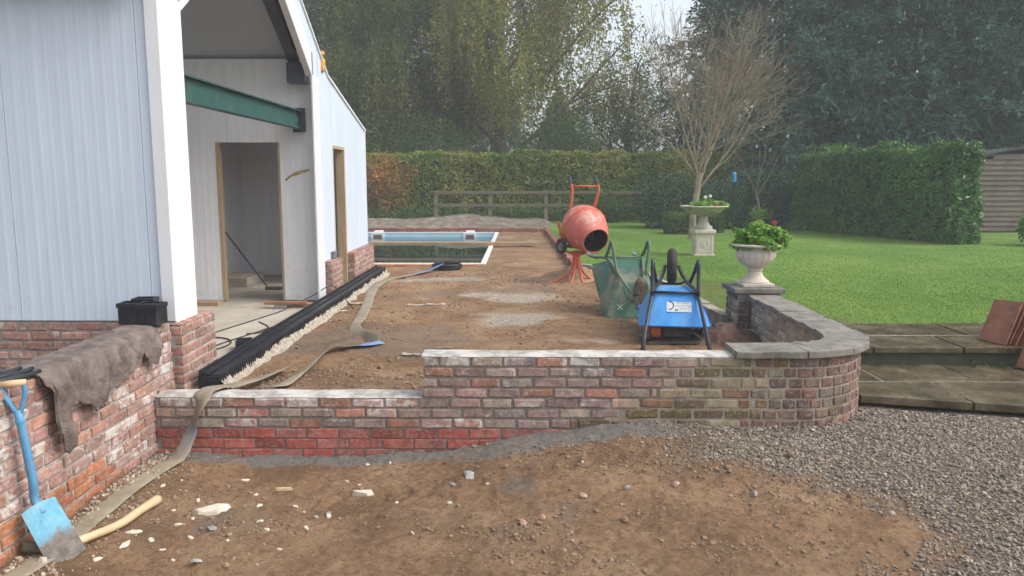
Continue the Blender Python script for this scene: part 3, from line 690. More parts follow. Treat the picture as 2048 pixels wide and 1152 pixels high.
# steel frame
def ibeam_y(xc, y0, y1, z0, z1, hw=.05, tf=.014, tw=.01):
    mb = MB(); mb.box(xc - hw, xc + hw, y0, y1, z0, z0 + tf); mb.box(xc - hw, xc + hw, y0, y1, z1 - tf, z1); mb.box(xc - tw / 2, xc + tw / 2, y0, y1, z0 + tf + .0005, z1 - tf - .0005); return mb
ibeam_y(-2.80, 5.85, 9.98, 2.64, 2.865).build('tie_beam', M_GREENSTEEL, bld)
mb = MB(); mb.box(-2.88, -2.72, 9.981, 10.0, 2.6, 2.9)
for z in (2.69, 2.81):
    for xx in (-2.84, -2.76): mb.box(xx - .012, xx + .012, 9.965, 9.9805, z - .012, z + .012)
mb.build('beam_end_plate', M_DARKSTEEL, bld)
def rafter(ya, yb, za, zb, xc):
    mb = MB(); dp = .20
    for (u0, u1, w) in ((0, .016, .07), (.0165, dp - .0165, .006), (dp - .016, dp, .07)):
        mb.prism([(ya, za - u0), (yb, zb - u0), (yb, zb - u1), (ya, za - u1)], lambda p: (xc - w, *p), lambda p: (xc + w, *p))
    return mb
rafter(8.0, 10.02, 4.83, 3.62, -2.83).build('rafter', M_DARKSTEEL, bld)
rafter(6.0, 7.998, 3.63, 4.83, -2.83).build('rafter', M_DARKSTEEL, bld)
mb = MB(); mb.box(-2.9, -2.68, 9.86, 10.04, 3.2, 3.44); mb.build('knee_bracket', M_DARKSTEEL, bld)
# foam
def blob(pts, r, name, mat, seed):
    rr = random.Random(seed); mb = MB(); P = smooth_path(pts, 4); mb.tube(P, [r * rr.uniform(.5, 1.3) for _ in P], 7); return mb.build(name, mat, bld, smooth=True)
blob([(PX + .004, 10.42, 3.40), (PX + .004, 10.44, 3.55), (PX + .004, 10.40, 3.66)], .045, 'foam_blob', M_FOAM, 3)
blob([(-3.03, IY - .004, 2.0), (-2.95, IY - .004, 2.06), (-2.84, IY - .004, 2.1), (-2.72, IY - .004, 2.13)], .02, 'foam_bead', M_FOAMTAN, 4)
# brick plinths
def plinthcol(s, k, r): return (*pick(PAL_PLINTH, r), r.choice([.3, .45, .55]))
pl = obj('plinth', MB().box(-9, -2.82, 5.757, 5.86, -.1, .938).mesh('plinth'), M_MORTAR, bld)
lay(pl, straight(0, 5.75, 0), -6.4, -2.85, -.0375, range(0, 13), plinthcol, 'w', 's', .225, 0, 51)
pl = obj('plinth', MB().box(-2.74, -2.537, 5.686, 6.30, -.1, .912).mesh('plinth'), M_MORTAR_PALE, bld)
lay(pl, straight(-2.53, 0, math.pi / 2), 5.682, 6.304, .3125, range(0, 8), plinthcol, 'w', 's', .225, .06, 52)
lay(pl, straight(0, 5.68, 0), -2.62, -2.532, .3125, range(0, 8), plinthcol, 'w', 's', .225, .1, 53)
for i in range(6):
    obj('brick', random.choice(BR[('w', 'h')]), None, pl, (-2.535, 5.74 + i * .105, .915), (0, 0, math.pi / 2), (1, 2, .6), (*pick(PAL_PLINTH, random), .5))
for (y0, y1, sd) in ((10.26, 10.87, 54), (11.66, 13.22, 55)):
    pl = obj('plinth', MB().box(-2.75, -2.507, y0 + .007, y1 - .007, .1, .898).mesh('plinth'), M_MORTAR_PALE, bld)
    lay(pl, straight(-2.5, 0, math.pi / 2), y0, y1, .3, range(0, 8), plinthcol, 'w', 's', .225, .03, sd)
    lay(pl, straight(0, y0, 0), -2.75, -2.502, .3, range(0, 8), plinthcol, 'w', 's', .225, .02, sd + 10)
    for i in range(int((y1 - y0) / .11)):
        obj('brick', random.choice(BR[('w', 'h')]), None, pl, (-2.505, y0 + .06 + i * .11, .905), (0, 0, math.pi / 2), (1, 2, .5), (*pick(PAL_PLINTH, random), .4))
# floor
fl = MB().box(-9, -2.47, 5.80, 13.3, .0, .405); tag(fl.build('concrete_floor', M_CONC), 'dusty concrete floor inside the white building', 'floor', kind='structure')

# ------------------------------------------------------------ drain channel
dr = thing('drain_channel', 'long black plastic drainage channel along the building', 'drain', (-2.38, 5.77, .39))
mb = MB(); L = .925
mb.box(-.08, .075, 0, L, 0, .115); mb.box(-.082, -.066, 0, L, .1155, .165); mb.box(.06, .077, 0, L, .1155, .135); mb.box(-.062, .0, 0, L, .1155, .142); mb.box(.006, .056, 0, L, .1155, .128)
for i in range(19): mb.box(.0755, .083, .01 + i * .0487, .03 + i * .0487, .0, .112)
for i in range(10): mb.box(-.05 , -.012, .03 + i * .09, .085 + i * .09, .1425, .1445)
sec = mb.mesh('channel_section')
for i in range(8): obj('channel_section', sec, M_BLACK, dr, (random.uniform(-.002, .002), i * .93, random.uniform(0, .002)))
mb = MB(); mb.box(-.085, .08, -.012, -.001, 0, .12); mb.box(-.06, .055, -.018, -.0125, .02, .1); mb.build('end_cap', M_BLACK, dr, bevel=.003)
n = 7600 // 10; vs = []; fs = []
for i in range(n + 1):
    yy = .0 + 7.44 * i / n
    for j in range(9):
        t = j / 8; wv = .075 + .055 * float(fbm(yy * 3, 1, 3, 91)); xx = .07 + t * wv
        hh = (.055 * (1 - t) ** 1.3 + .02) * (1 + .9 * float(fbm(yy * 12, t * 5, 3, 92))) + (-.03 if j == 8 else 0)
        vs.append((xx, yy, .0 + hh))
for i in range(n):
    for j in range(8):
        q = i * 9 + j; fs.append((q, q + 1, q + 10, q + 9))
obj('bedding', fmesh('bedding', np.array(vs), np.array(fs)), M_HAUNCH, dr)
# ------------------------------------------------------------ paved steps
steps = thing('paved_steps', 'wet stone paved steps between the curved wall and lawn', 'steps', (0, 0, 0)); steps['kind'] = 'structure'
def slab_material():
    m = Mat('wet_slab'); n = m.noise(3.4, 7, .72, 'World'); n2 = m.noise(18, 5, .7, 'World')
    c = m.ramp(n, [(.33, (.035, .032, .02)), (.52, (.1, .08, .045)), (.68, (.2, .165, .11))])
    c = m.mix(m.math('MULTIPLY', m.step(n2, .55, .7), .35), c, (.07, .075, .05))
    m.base(c).rough(m.math('ADD', .05, m.math('MULTIPLY', n2, .5))).bump(n2, .35, .006); return m.m
M_SLAB = slab_material()
M_POINT = plain('pale_pointing', (.3, .27, .21), .9, 0, .2, 20, .3)
rs = random.Random(4)
def paving(x0, x1, y0, y1, z, th=.05, skew=0):
    g = .009; mb = MB(); t = rs.uniform(-.003, .003)
    mb.prism([(x0 + g, y0 + g - skew * (x0 - 2.7)), (x1 - g, y0 + g - skew * (x1 - 2.7)), (x1 - g, y1 - g), (x0 + g, y1 - g)], lambda p: (p[0], p[1], z - th), lambda p: (p[0], p[1], z + t + rs.uniform(-.002, .002)))
    mb.build('paving_slab', M_SLAB, steps, bevel=.005)
for a, b in ((2.25, 2.62), (2.62, 3.38), (3.38, 4.25), (4.25, 5.1), (5.1, 6.2)): paving(a, b, 5.79, 6.24, .36, .06, .25)
for a, b in ((2.3, 3.0), (3.0, 3.76), (3.76, 4.6), (4.6, 5.4), (5.4, 6.4)): paving(a, b, 6.25, 6.86, .36)
for a, b in ((2.64, 3.15), (3.15, 3.95), (3.95, 4.8), (4.8, 5.6), (5.6, 6.5)): paving(a, b, 6.78, 7.34, .525, .05)
for a, b in ((2.64, 3.4), (3.4, 4.3), (4.3, 5.1), (5.1, 5.9), (5.9, 6.6)): paving(a, b, 7.35, 7.98, .525, .05)
mb = MB(); mb.prism([(2.7, 5.93), (6.2, 5.08), (6.2, 6.85), (2.7, 6.85)], lambda p: (p[0], p[1], .1), lambda p: (p[0], p[1], .3535))
mb.box(2.63, 6.6, 7.30, 7.36, .3, .5215); mb.build('pointing', M_POINT, steps)
mb = MB(); mb.box(2.62, 6.6, 6.84, 7.29, .1, .474); mb.box(2.62, 6.6, 7.365, 7.99, .1, .473); mb.build('riser', two('mossy_riser', (.05, .06, .035), (.1, .1, .06), 9, .8, .6, .01), steps)

# ------------------------------------------------------------ roof tiles leaning in a stack
M_TILE = two('clay_tile', (.2, .085, .06), (.36, .15, .085), 9, .75, .5, .006, (.13, .09, .078), .85)
def tile_mesh():
    mb = MB(); n = 10; vs = []; fs = []
    for i in range(n + 1):
        u = i / n; z = .018 * math.sin(u * 2 * math.pi) if u > .0 else 0
        for (yy, dz) in ((0, 0), (.4, 0), (.4, -.014), (0, -.014)): vs.append((u * .26 - .13, yy, z + dz))
    for i in range(n):
        a, b = i * 4, i * 4 + 4; fs += [(a, b, b + 1, a + 1), (a + 1, b + 1, b + 2, a + 2), (a + 2, b + 2, b + 3, a + 3), (a + 3, b + 3, b, a)]
    fs += [(0, 1, 2, 3), (n * 4 + 3, n * 4 + 2, n * 4 + 1, n * 4)]
    mb.add(vs, fs); return mb.mesh('roof_tile', auto=.7)
tm = tile_mesh()
# tiles lean on each other along +x, bottoms on the step, broad face to the camera-left
tr_ = random.Random(9)
for i in range(9):
    x0 = 4.30 + i * .05; zt = .526
    o = obj('roof_tile', tm, M_TILE)
    th = R(64 - i * 1.6); az_ = R(-66) + tr_.uniform(-.05, .05)
    o.location = (x0, 6.98 + tr_.uniform(-.02, .02), zt + .012); o.rotation_euler = (th, 0, az_)
    tag(o, 'old red clay roof tile leaning in the stack on the paved step', 'roof tile', 'roof tiles leaning on the paved step')
for i in range(4):
    o = obj('roof_tile', tm, M_TILE); th = R(66 - i)
    o.location = (4.40 + i * .05, 6.58, .372); o.rotation_euler = (th, 0, R(-70) + tr_.uniform(-.05, .05))
    tag(o, 'dark clay roof tile leaning below the stack on the lower step', 'roof tile', 'roof tiles leaning on the lower step')

# ------------------------------------------------------------ kerbs
M_KERB = two('rough_concrete', (.2, .18, .15), (.4, .37, .32), 6, .9, .6, .01, (.13, .1, .07), .5, 'World')
kb = thing('lawn_kerb', 'rough grey block kerb holding back the lawn', 'kerb', (0, 0, 0))
def kerb_run(parent, a, b, n, w, h, z, name, mat, color=None):
    a, b = Vector((*a, 0)), Vector((*b, 0)); d = (b - a); L = d.length / n; ang = math.atan2(d.y, d.x)
    mb = MB().box(-L / 2 + .004, L / 2 - .004, -w / 2, w / 2, -h / 2, h / 2); me = mb.mesh(name, bevel=.008); me.materials.append(mat)
    for i in range(n):
        p = a + d * ((i + .5) / n)
        o = obj(name, me, None, parent, (p.x + random.uniform(-.008, .008), p.y, z - h / 2 + random.uniform(-.012, .012)), (random.uniform(-.03, .03), random.uniform(-.015, .015), ang + random.uniform(-.015, .015)))
        if color: o.color = (*pick(color, random), .3)
kerb_run(kb, (2.26, 8.3), (2.0, 12.55), 10, .14, .36, .545, 'kerb_block', M_KERB)
kerb_run(kb, (1.93, 12.7), (1.1, 13.62), 4, .12, .34, .53, 'kerb_block', M_KERB)
bk = thing('brick_kerb', 'red brick edging kerb around the pool terrace', 'kerb', (0, 0, 0))
PAL_K = [(.26, .085, .065), (.3, .1, .08), (.22, .08, .065), (.32, .13, .1)]
kerb_run(bk, (1.0, 13.66), (.80, 23.95), 45, .11, .3, .525, 'brick', M_BRICK, PAL_K)
kerb_run(bk, (.76, 24.05), (-7.4, 24.05), 36, .11, .3, .525, 'brick', M_BRICK, PAL_K)
# bank of spoil beyond
X, Y, F = grid(np.linspace(-9, 1.5, 130), np.linspace(24.15, 27.0, 40))
t = np.sin(np.clip((Y - 24.15) / 2.0, 0, 1) * math.pi / 2)
Z = .42 + t * (.27 + .14 * np.exp(-((X + 1.8) / 1.0) ** 2) + .05 * fbm(X * 1.5, Y * 1.5, 4, 95)) * sst(1.5, .6, X) + .05 * fbm(X * 5, Y * 5, 3, 96)
me = fmesh('soil_bank', np.stack([X, Y, Z], 1), F, False)
tag(obj('soil_bank', me, two('spoil', (.1, .085, .065), (.28, .24, .19), 3, .95, .7, .03, (.07, .065, .04), .5, 'World')), 'low bank of dug grey brown spoil beyond the pool', 'bank', kind='structure')

# ------------------------------------------------------------ swimming pool
pool = thing('swimming_pool', 'part filled swimming pool with pale blue liner and white coping', 'pool', (0, 0, 0))
x0, x1, y0, y1 = POOL
M_LINER = plain('blue_liner', (.48, .76, .9), .4, 0, .04, 2); M_WHITE = plain('white_plastic', (.82, .82, .8), .4, 0, .04, 10)
mb = MB(); mb.box(x0, x1, y1 - .02, y1 + .05, -1.2, .40); mb.box(x1 - .015, x1 + .05, y0, y1 - .021, -1.2, .40); mb.box(x0, x1 - .0155, y0 - .05, y0 + .015, -1.2, .40); mb.box(x0 - .05, x0 + .015, y0 + .016, y1 - .0205, -1.2, .40)
mb.box(x0 - .05, x1 + .05, y0 - .05, y1 + .05, -1.3, -1.201)
mb.build('liner', M_LINER, pool)
for b in ((x0 - .06, x1 + .07, y0 - .06, y0 + .03), (x1 - .03, x1 + .07, y0 + .031, y1 - .031), (x0 - .06, x1 + .07, y1 - .03, y1 + .07)):
    MB().box(*b, .4005, .43).build('coping_edge', M_WHITE, pool, bevel=.006)
def water_material():
    m = Mat('pool_water'); m.base((.012, .035, .03)).rough(.03); m.p.inputs['IOR'].default_value = 1.33; m.p.inputs['Specular IOR Level'].default_value = .5
    m.bump(m.noise(3, 3, .5, 'World'), .03, .02); return m.m
mb = MB().box(x0 + .0155, x1 - .0155, y0 + .0155, y1 - .0205, .06, .285); mb.build('water', water_material(), pool)
for sx in (-4.32, -1.52):
    sk = obj('skimmer', MB().box(sx - .2, sx - .13, y1 - .06, y1 - .021, .27, .42).box(sx + .13, sx + .2, y1 - .06, y1 - .021, .27, .42).box(sx - .1295, sx + .1295, y1 - .06, y1 - .021, .36, .42).mesh('skimmer'), M_WHITE, pool)
    MB().box(sx - .129, sx + .129, y1 - .05, y1 - .022, .27, .359).build('flap', plain('grey_flap', (.16, .15, .14), .6), sk)
    MB().box(sx - .12, sx + .14, y1 + .02, y1 + .3, .431, .47).build('lid', M_WHITE, sk, bevel=.008)
o = MB().box(-3.0, 3.0, -.13, .13, 0, .075).build('scaffold_board', M_BOARD, loc=(-2.62, 18.8, .432), rot=(0, 0, R(-.5)), bevel=.004)
tag(o, 'long timber scaffold board laid across the pool', 'board')
o = MB().box(-1.3, 1.3, -.05, .05, 0, .045).build('timber_batten', plain('orange_timber', (.42, .2, .1), .8, 0, .2, 8), loc=(-2.1, 14.3, .40), rot=(0, 0, R(1)), bevel=.004)
tag(o, 'reddish timber batten lying along the near pool edge', 'batten')
o = MB().box(-1.0, 1.0, -.035, .035, 0, .04).build('timber_batten', M_TIMBER, loc=(-1.65, 14.42, .40), rot=(0, 0, R(.3)), bevel=.004)
tag(o, 'pale timber batten lying along the near pool edge', 'batten')

# ------------------------------------------------------------ post and rail fence
fc = thing('rail_fence', 'weathered post and rail fence before the hedge', 'fence', (0, 26.5, .55))
M_POST = two('pale_post', (.15, .135, .09), (.23, .21, .15), 5, .9, .4, .008, (.16, .18, .1), .5, stretch=(4, 4, 1))
for i, xx in enumerate((-2.86, -1.02, .88, 2.6, 4.2)):
    MB().box(-.065, .065, -.05, .05, 0, 1.09).build('post', M_POST, fc, bevel=.01, loc=(xx, 0, 0), rot=(0, random.uniform(-.02, .02), 0))
xs_ = (-2.93, -1.02, .88, 2.6, 4.27)
for i in range(4):
    for z, t in ((1.03, .0), (.60, 0)):
        MB().box(xs_[i] + .004, xs_[i + 1] - .004, -.095, -.055, z - .05, z + .05).build('rail', M_TIMBER_GREY, fc, bevel=.006, rot=(0, random.uniform(-.004, .004), 0))

# ------------------------------------------------------------ garden shed
sh = thing('garden_shed', 'old brown overlap board garden shed behind the laurel hedge', 'shed', (13.2, 22.5, .5))
M_SHED = two('shed_board', (.13, .1, .08), (.22, .175, .145), 4, .85, .3, .006, (.08, .06, .05), .6, stretch=(1, 6, 6))
def shed_x0(z):
    for i in range(11):
        if 1.93 + .42 * math.sin(min(1, (i + 1.5) / 9.5) * math.pi / 2) > z + .13: return max(-.1, -.35 + i * .2)
    return 1.2
for i in range(16):
    w_ = 1.27; xl = shed_x0(.05 + i * .145)
    mb = MB(); z = .05 + i * .145; mb.add([(xl, -.04, z), (w_, -.04, z), (w_, .012, z), (xl, .012, z), (xl, .002, z + .155), (w_, .002, z + .155), (w_, .014, z + .155), (xl, .014, z + .155)], [(0,3,2,1),(4,5,6,7),(0,1,5,4),(1,2,6,5),(2,3,7,6),(3,0,4,7)])
    mb.build('board', M_SHED, sh)
    mb = MB(); mb.add([(-.012, .02, z), (.012, .02, z), (.012, 2.4, z), (-.012, 2.4, z), (.004, .02, z + .155), (.014, .02, z + .155), (.014, 2.4, z + .155), (.004, 2.4, z + .155)], [(0,3,2,1),(4,5,6,7),(0,1,5,4),(1,2,6,5),(2,3,7,6),(3,0,4,7)])
    mb.build('board', M_SHED, sh, loc=(1.4, 0, 0))
MB().box(1.28, 1.42, -.05, .015, 0, 2.4).build('corner_post', plain('grey_trim', (.3, .3, .31), .7), sh)
mb = MB(); P = [(-.35 + i * .2, 1.93 + .42 * math.sin(min(1, (i + 1.5) / 9.5) * math.pi / 2)) for i in range(11)]
mb.prism(P + [(p[0], p[1] + .06) for p in P[::-1]], lambda p: (p[0], -.12, p[1] + .02), lambda p: (p[0], 2.5, p[1] + .02))
mb.build('roof', plain('roof_felt', (.06, .065, .075), .85, 0, .2, 10, .3), sh)
mb = MB(); mb.box(-.1, 1.28, .02, .05, 0, 1.95); mb.build('panel', M_SHED, sh)
# ------------------------------------------------------------ concrete mixer
M_ORANGE = two('mixer_paint', (.44, .095, .065), (.57, .165, .12), 7, .6, .25, .004, (.6, .4, .34), .9)
M_ORANGE_T = two('orange_tube', (.5, .09, .045), (.6, .14, .08), 8, .5, .1, .003, (.4, .2, .14), .4)
M_TYRE = two('tyre_rubber', (.016, .016, .017), (.035, .034, .033), 30, .75, .4, .004, (.14, .12, .09), .3)
M_DRUMIN = two('dark_drum_inside', (.02, .018, .018), (.05, .045, .042), 10, .8, .4, .01)  # near-black colour for the drum lining and mixing blades
mx = thing('concrete_mixer', 'orange concrete mixer tipped on its five legged stand', 'concrete mixer', (.87, 11.9, .40))
ax = Vector((.34, -.84, -.42)).normalized()
Md = Matrix.Translation((.13, .0, .86)) @ ax.to_track_quat('Z', 'Y').to_matrix().to_4x4()
dr_ = MB().lathe([(.0, -.33), (.16, -.33), (.2, -.32), (.27, -.27), (.325, -.16), (.34, -.05), (.338, .03), (.325, .09), (.275, .24), (.21, .37), (.206, .39), (.198, .395), (.192, .385)], 40, closed=True).xf(Md)
drum = dr_.build('drum', M_ORANGE, mx, auto=.5)
MB().lathe([(.192, .384), (.2, .34), (.26, .22), (.315, .06), (.325, -.05), (.3, -.18), (.2, -.29), (0, -.3)], 36, closed=True).xf(Md).build('drum_lining', M_DRUMIN, drum, smooth=True)
MB().lathe([(.338, -.045), (.351, -.042), (.353, -.02), (.351, .002), (.339, .005)], 40, closed=True).xf(Md).build('drum_band', M_ORANGE_T, drum, smooth=True)
for a in (0, 2.1, 4.2):
    MB().add([(.3 * math.cos(a), .3 * math.sin(a), -.1), (.12 * math.cos(a + .3), .12 * math.sin(a + .3), -.05), (.12 * math.cos(a + .5), .12 * math.sin(a + .5), .12), (.27 * math.cos(a + .2), .27 * math.sin(a + .2), .12)], [(0, 1, 2, 3)]).xf(Md).build('mixing_blade', M_DRUMIN, drum)
for pts, gp in (([(-.2, .12, .6), (-.21, .08, .75), (-.10, .08, 1.16), (-.07, .08, 1.42), (-.09, .08, 1.54)], (-.117, .08, 1.66)), ([(.24, .22, .62), (.26, .2, .9), (.274, .12, 1.185), (.336, .1, 1.42), (.32, .1, 1.54)], (.267, .1, 1.66))):
    h = MB().tube(smooth_path(pts, 5), .021, 10).build('handle', M_ORANGE_T, mx, smooth=True)
    MB().tube([pts[-1], gp], [.026, .022], 10).build('grip', plain('grey_grip', (.06, .08, .1), .7), h, smooth=False)
MB().tube([(-.1, .08, 1.505), (.345, .1, 1.505)], .016, 8).build('cross_bar', M_ORANGE_T, mx, smooth=True)
MB().tube(smooth_path([(-.22, -.02, .56), (-.12, -.05, .5), (0, -.05, .47), (.15, 0, .5), (.24, .2, .62)], 5), .02, 8).build('cradle_tube', M_ORANGE_T, mx, smooth=True)
MB().tube(smooth_path([(-.2, .12, .6), (-.1, .25, .56), (.1, .3, .55), (.24, .22, .62)], 5), .02, 8).build('cradle_tube', M_ORANGE_T, mx, smooth=True)
MB().tube([(0, 0, .24), (0, 0, .53)], .022, 10).tube([(0, 0, .3), (0, 0, .505)], .052, 12).tube([(0, 0, .495), (0, 0, .515)], .085, 14).build('stand_column', M_ORANGE_T, mx)
MB().tube([(.05, -.02, .50), (.34, .05, .49)], .018, 8).build('stand_arm', M_ORANGE_T, mx)
for i, (lx, ly) in enumerate(((-.44, -.12), (-.13, -.33), (.12, -.22), (.36, .1), (-.1, .38))):
    l = math.hypot(lx, ly); ux, uy = lx / l, ly / l
    MB().tube(smooth_path([(ux * .045, uy * .045, .5), (ux * .05, uy * .05, .33), (ux * .12, uy * .12, .19), (lx * .6, ly * .6, .09), (lx, ly, .014)], 4), .019, 8).build('leg', M_ORANGE_T, mx, smooth=True)
def wheel(parent, M, r=.125, w=.075, rim=.55, tyre=M_TYRE, hub=None, tread=0):
    t = MB(); prof = []
    for k in range(13):
        a = -math.pi / 2 - .6 + (math.pi + 1.2) * k / 12; prof.append((r - w * .5 + w * .5 * math.cos(a + 0) if False else (r - w / 2) + (w / 2) * math.cos((k / 12 - .5) * 2 * math.pi * .86), (w / 2) * math.sin((k / 12 - .5) * 2 * math.pi * .86)))
    t.lathe(prof + [prof[0]], 36, closed=True, flute=(lambda i, a: 1 + (.006 if (int(a * 22) % 2) and 4 <= i <= 8 else 0)) if tread else None).xf(M)
    wh = obj('wheel', t.mesh('wheel', smooth=True), tyre, parent)
    ri = r - w * .92
    MB().lathe([(0, .3 * w), (.22 * r, .3 * w), (.24 * r, .12 * w), (ri * .8, .1 * w), (ri * .95, .3 * w), (ri + .004, .34 * w), (ri + .004, -.34 * w), (ri * .95, -.3 * w), (ri * .8, -.1 * w), (.24 * r, -.12 * w), (.22 * r, -.3 * w), (0, -.3 * w)], 28, closed=True).xf(M).build('rim', hub or M_URN_DARK, wh, auto=.5)
    return wh
def wheelM(c, axis): return Matrix.Translation(c) @ Vector(axis).normalized().to_track_quat('Z', 'Y').to_matrix().to_4x4()
wheel(mx, wheelM((-.235, -.06, .60), (-.85, -.5, 0)), .125, .07, hub=plain('grey_hub', (.2, .2, .2), .6))
wheel(mx, wheelM((.33, .26, .60), (-.85, -.5, 0)), .125, .07, hub=bpy.data.materials['grey_hub'])
MB().tube([(-.21, -.045, .60), (.30, .24, .60)], .014, 8).build('axle', M_DARKSTEEL, mx)
MB().tube([(-.29, -.02, .97), (-.26, -.01, .86), (-.245, -.01, .74)], .022, 8).build('tilt_lever', M_ORANGE_T, mx)
MB().box(.1, .34, .26, .42, .5, .78).build('motor_housing', M_DARKSTEEL, mx, bevel=.03)
# sand heap under it
X, Y, F = grid(np.linspace(-.9, .9, 90), np.linspace(-.7, .8, 75)); rr = np.hypot(X / .85, Y / .7)
Z = np.maximum(.24 * np.clip(1 - np.hypot((X + .02) / .65, (Y - .35) / .5), 0, 1) ** .9, 0) * (1 + .3 * fbm(X * 5, Y * 5, 3, 77)) + .03 * np.clip(1 - rr, 0, 1) + .025 * fbm(X * 9, Y * 9, 3, 78) * (rr < .95) - .05 * sst(.8, 1, rr)
o = obj('sand_heap', fmesh('sand_heap', np.stack([X, Y, Z], 1), F, True), two('damp_sand', (.26, .16, .09), (.4, .27, .165), 6, .95, .8, .03, (.18, .11, .06), .5, 'World'), loc=(.87, 11.95, .405))
tag(o, 'small heap of damp sand under the concrete mixer', 'sand heap', kind='structure')

# ------------------------------------------------------------ wheelbarrows
M_SCRAP0 = plain('chalk_white', (.6, .62, .58), .8)
def rrect(cx, hx, hy, r, z, n=5):
    P = []
    for (sx, sy, a0) in ((1, 1, 0), (-1, 1, 90), (-1, -1, 180), (1, -1, 270)):
        for k in range(n + 1):
            a = R(a0 + 90 * k / n); P.append((cx + sx * (hx - r) + r * math.cos(a), sy * (hy - r) + r * math.sin(a), z))
    return P
def barrow(name, label, tray_m, frame_m, tyre_m, grip_m, heading, pitch, xy, zg, roll=0.0, sticker=False, crosses=False):
    h = Vector((*heading, 0)).normalized(); Zv = Vector((0, 0, 1))
    f = h * math.cos(pitch) + Zv * math.sin(pitch); u = h * math.sin(pitch) - Zv * math.cos(pitch); l = u.cross(f)
    Rm = Matrix((f, l, u)).transposed().to_4x4(); Rm = Rm @ Matrix.Rotation(roll, 4, 'X')
    rings = [rrect(-.03, .20, .19, .05, .335), rrect(-.03, .225, .215, .06, .345), rrect(-.02, .37, .29, .07, .50), rrect(0, .47, .335, .08, .62), rrect(0, .49, .35, .085, .625), rrect(0, .495, .355, .085, .612)]
    inner = [rrect(0, .468, .332, .08, .6245), rrect(-.02, .364, .284, .07, .505), rrect(-.03, .22, .21, .06, .353), rrect(-.03, .19, .18, .05, .346)]
    k = len(rings[0]); mb = MB(); vs = [p for r_ in rings for p in r_]; fs = [(i * k + j, i * k + (j + 1) % k, (i + 1) * k + (j + 1) % k, (i + 1) * k + j) for i in range(len(rings) - 1) for j in range(k)] + [tuple(range(k))]
    mb.add(vs, fs); vs = [p for r_ in inner for p in r_]
    fs = [(i * k + j, i * k + (j + 1) % k, (i + 1) * k + (j + 1) % k, (i + 1) * k + j) for i in range(len(inner) - 1) for j in range(k)] + [tuple((len(inner) - 1) * k + j for j in range(k))]
    mb.add(vs, fs)
    zmin = 9
    frame = []
    for s in (1, -1):
        tube = smooth_path([(-.78, s * .30, .715), (-.6, s * .28, .60), (-.25, s * .215, .335), (.1, s * .15, .30), (.40, s * .1, .25), (.56, s * .075, .195)], 4)
        frame.append(('handle_tube', MB().tube(tube, .0195, 10), frame_m))
        frame.append(('leg', MB().tube(smooth_path([(.12, s * .165, .30), (-.02, s * .20, .16), (-.12, s * .22, .045), (-.17, s * .225, .02), (-.215, s * .225, .05), (-.24, s * .225, .17), (-.30, s * .225, .345)], 4), .0185, 10), frame_m))
        frame.append(('grip', MB().tube([(-.87, s * .31, .765), (-.75, s * .296, .70)], .0215, 10), grip_m))
    frame.append(('cross_brace', MB().tube([(-.262, -.22, .325), (-.262, .22, .325)], .014, 8), frame_m))
    frame.append(('front_guard', MB().tube(smooth_path([(.3, -.13, .31), (.44, -.1, .36), (.5, 0, .38), (.44, .1, .36), (.3, .13, .31)], 4), .013, 8), frame_m))
    zmin = min((Rm @ Vector(p)).z for _, m_, _ in [('t', mb, 0)] + frame for p in m_.v)
    root = thing(name, label, 'wheelbarrow', (xy[0], xy[1], zg - zmin))
    Mi = Matrix.Identity(4)
    mb.xf(Rm).build('tray', tray_m, root, auto=.6)
    for nm, m_, mt in frame: m_.xf(Rm).build(nm, mt, root, smooth=True)
    wheel(root, Rm @ wheelM((.56, 0, .195), (0, 1, 0)), .2, .1, tyre=tyre_m, hub=plain('wheel_rim', (.25, .25, .24), .5), tread=1)
    MB().tube([(.56, -.085, .195), (.56, .085, .195)], .011, 8).xf(Rm).build('axle', frame_m, root)
    if crosses:      # two chalk-white painted crosses on the sloped front face of the tray
        A = Vector((.175, 0, .335)); B = Vector((.47, 0, .62)); d_ = (B - A).normalized(); nrm = Vector((d_.z, 0, -d_.x)); mk = MB()
        for yc in (-.12, .16):
            for s in (1, -1):
                q = [A + d_ * (.30 + a * .03) + nrm * .016 + Vector((0, yc + s * a * .03 + b * .006, 0)) for a, b in ((-1, -1), (-1, 1), (1, 1), (1, -1))]
                MB().add([tuple(Rm @ p) for p in q], [(0, 1, 2, 3)]).build('painted_mark', M_SCRAP0, root)
    if sticker:      # paper label on the sloped rear face of the tray
        A = Vector((-.255 - .003, 0, .36)); B = Vector((-.39 - .003, 0, .50))
        d_ = (B - A).normalized(); nrm = Vector((-(B - A).z, 0, (B - A).x)).normalized(); nrm = nrm if nrm.x < 0 else -nrm
        off = nrm * .004; P = lambda t, y, e=0: tuple(A + d_ * t + off + nrm * e + Vector((0, y, 0)))
        st = MB().add([P(.05, -.08), P(.05, .16), P(.19, .16), P(.19, -.08)], [(0, 1, 2, 3)]).xf(Rm).build('label_sticker', two('worn_label', (.5, .52, .5), (.7, .72, .7), 30, .7, 0, 0, (.2, .4, .55), .5), root)
        ring = MB(); n = 12; vs = []; fs = []
        for i in range(n + 1):
            a = -math.pi / 2 + math.pi * i / n
            for r2 in (.042, .053): vs.append(P(.115 + r2 * math.sin(a), -.06 + r2 * math.cos(a), .002))
        for i in range(n): fs.append((2 * i, 2 * i + 1, 2 * i + 3, 2 * i + 2))
        ring.add(vs, fs).xf(Rm).build('printed_arc', M_BLACKMATTE, st)
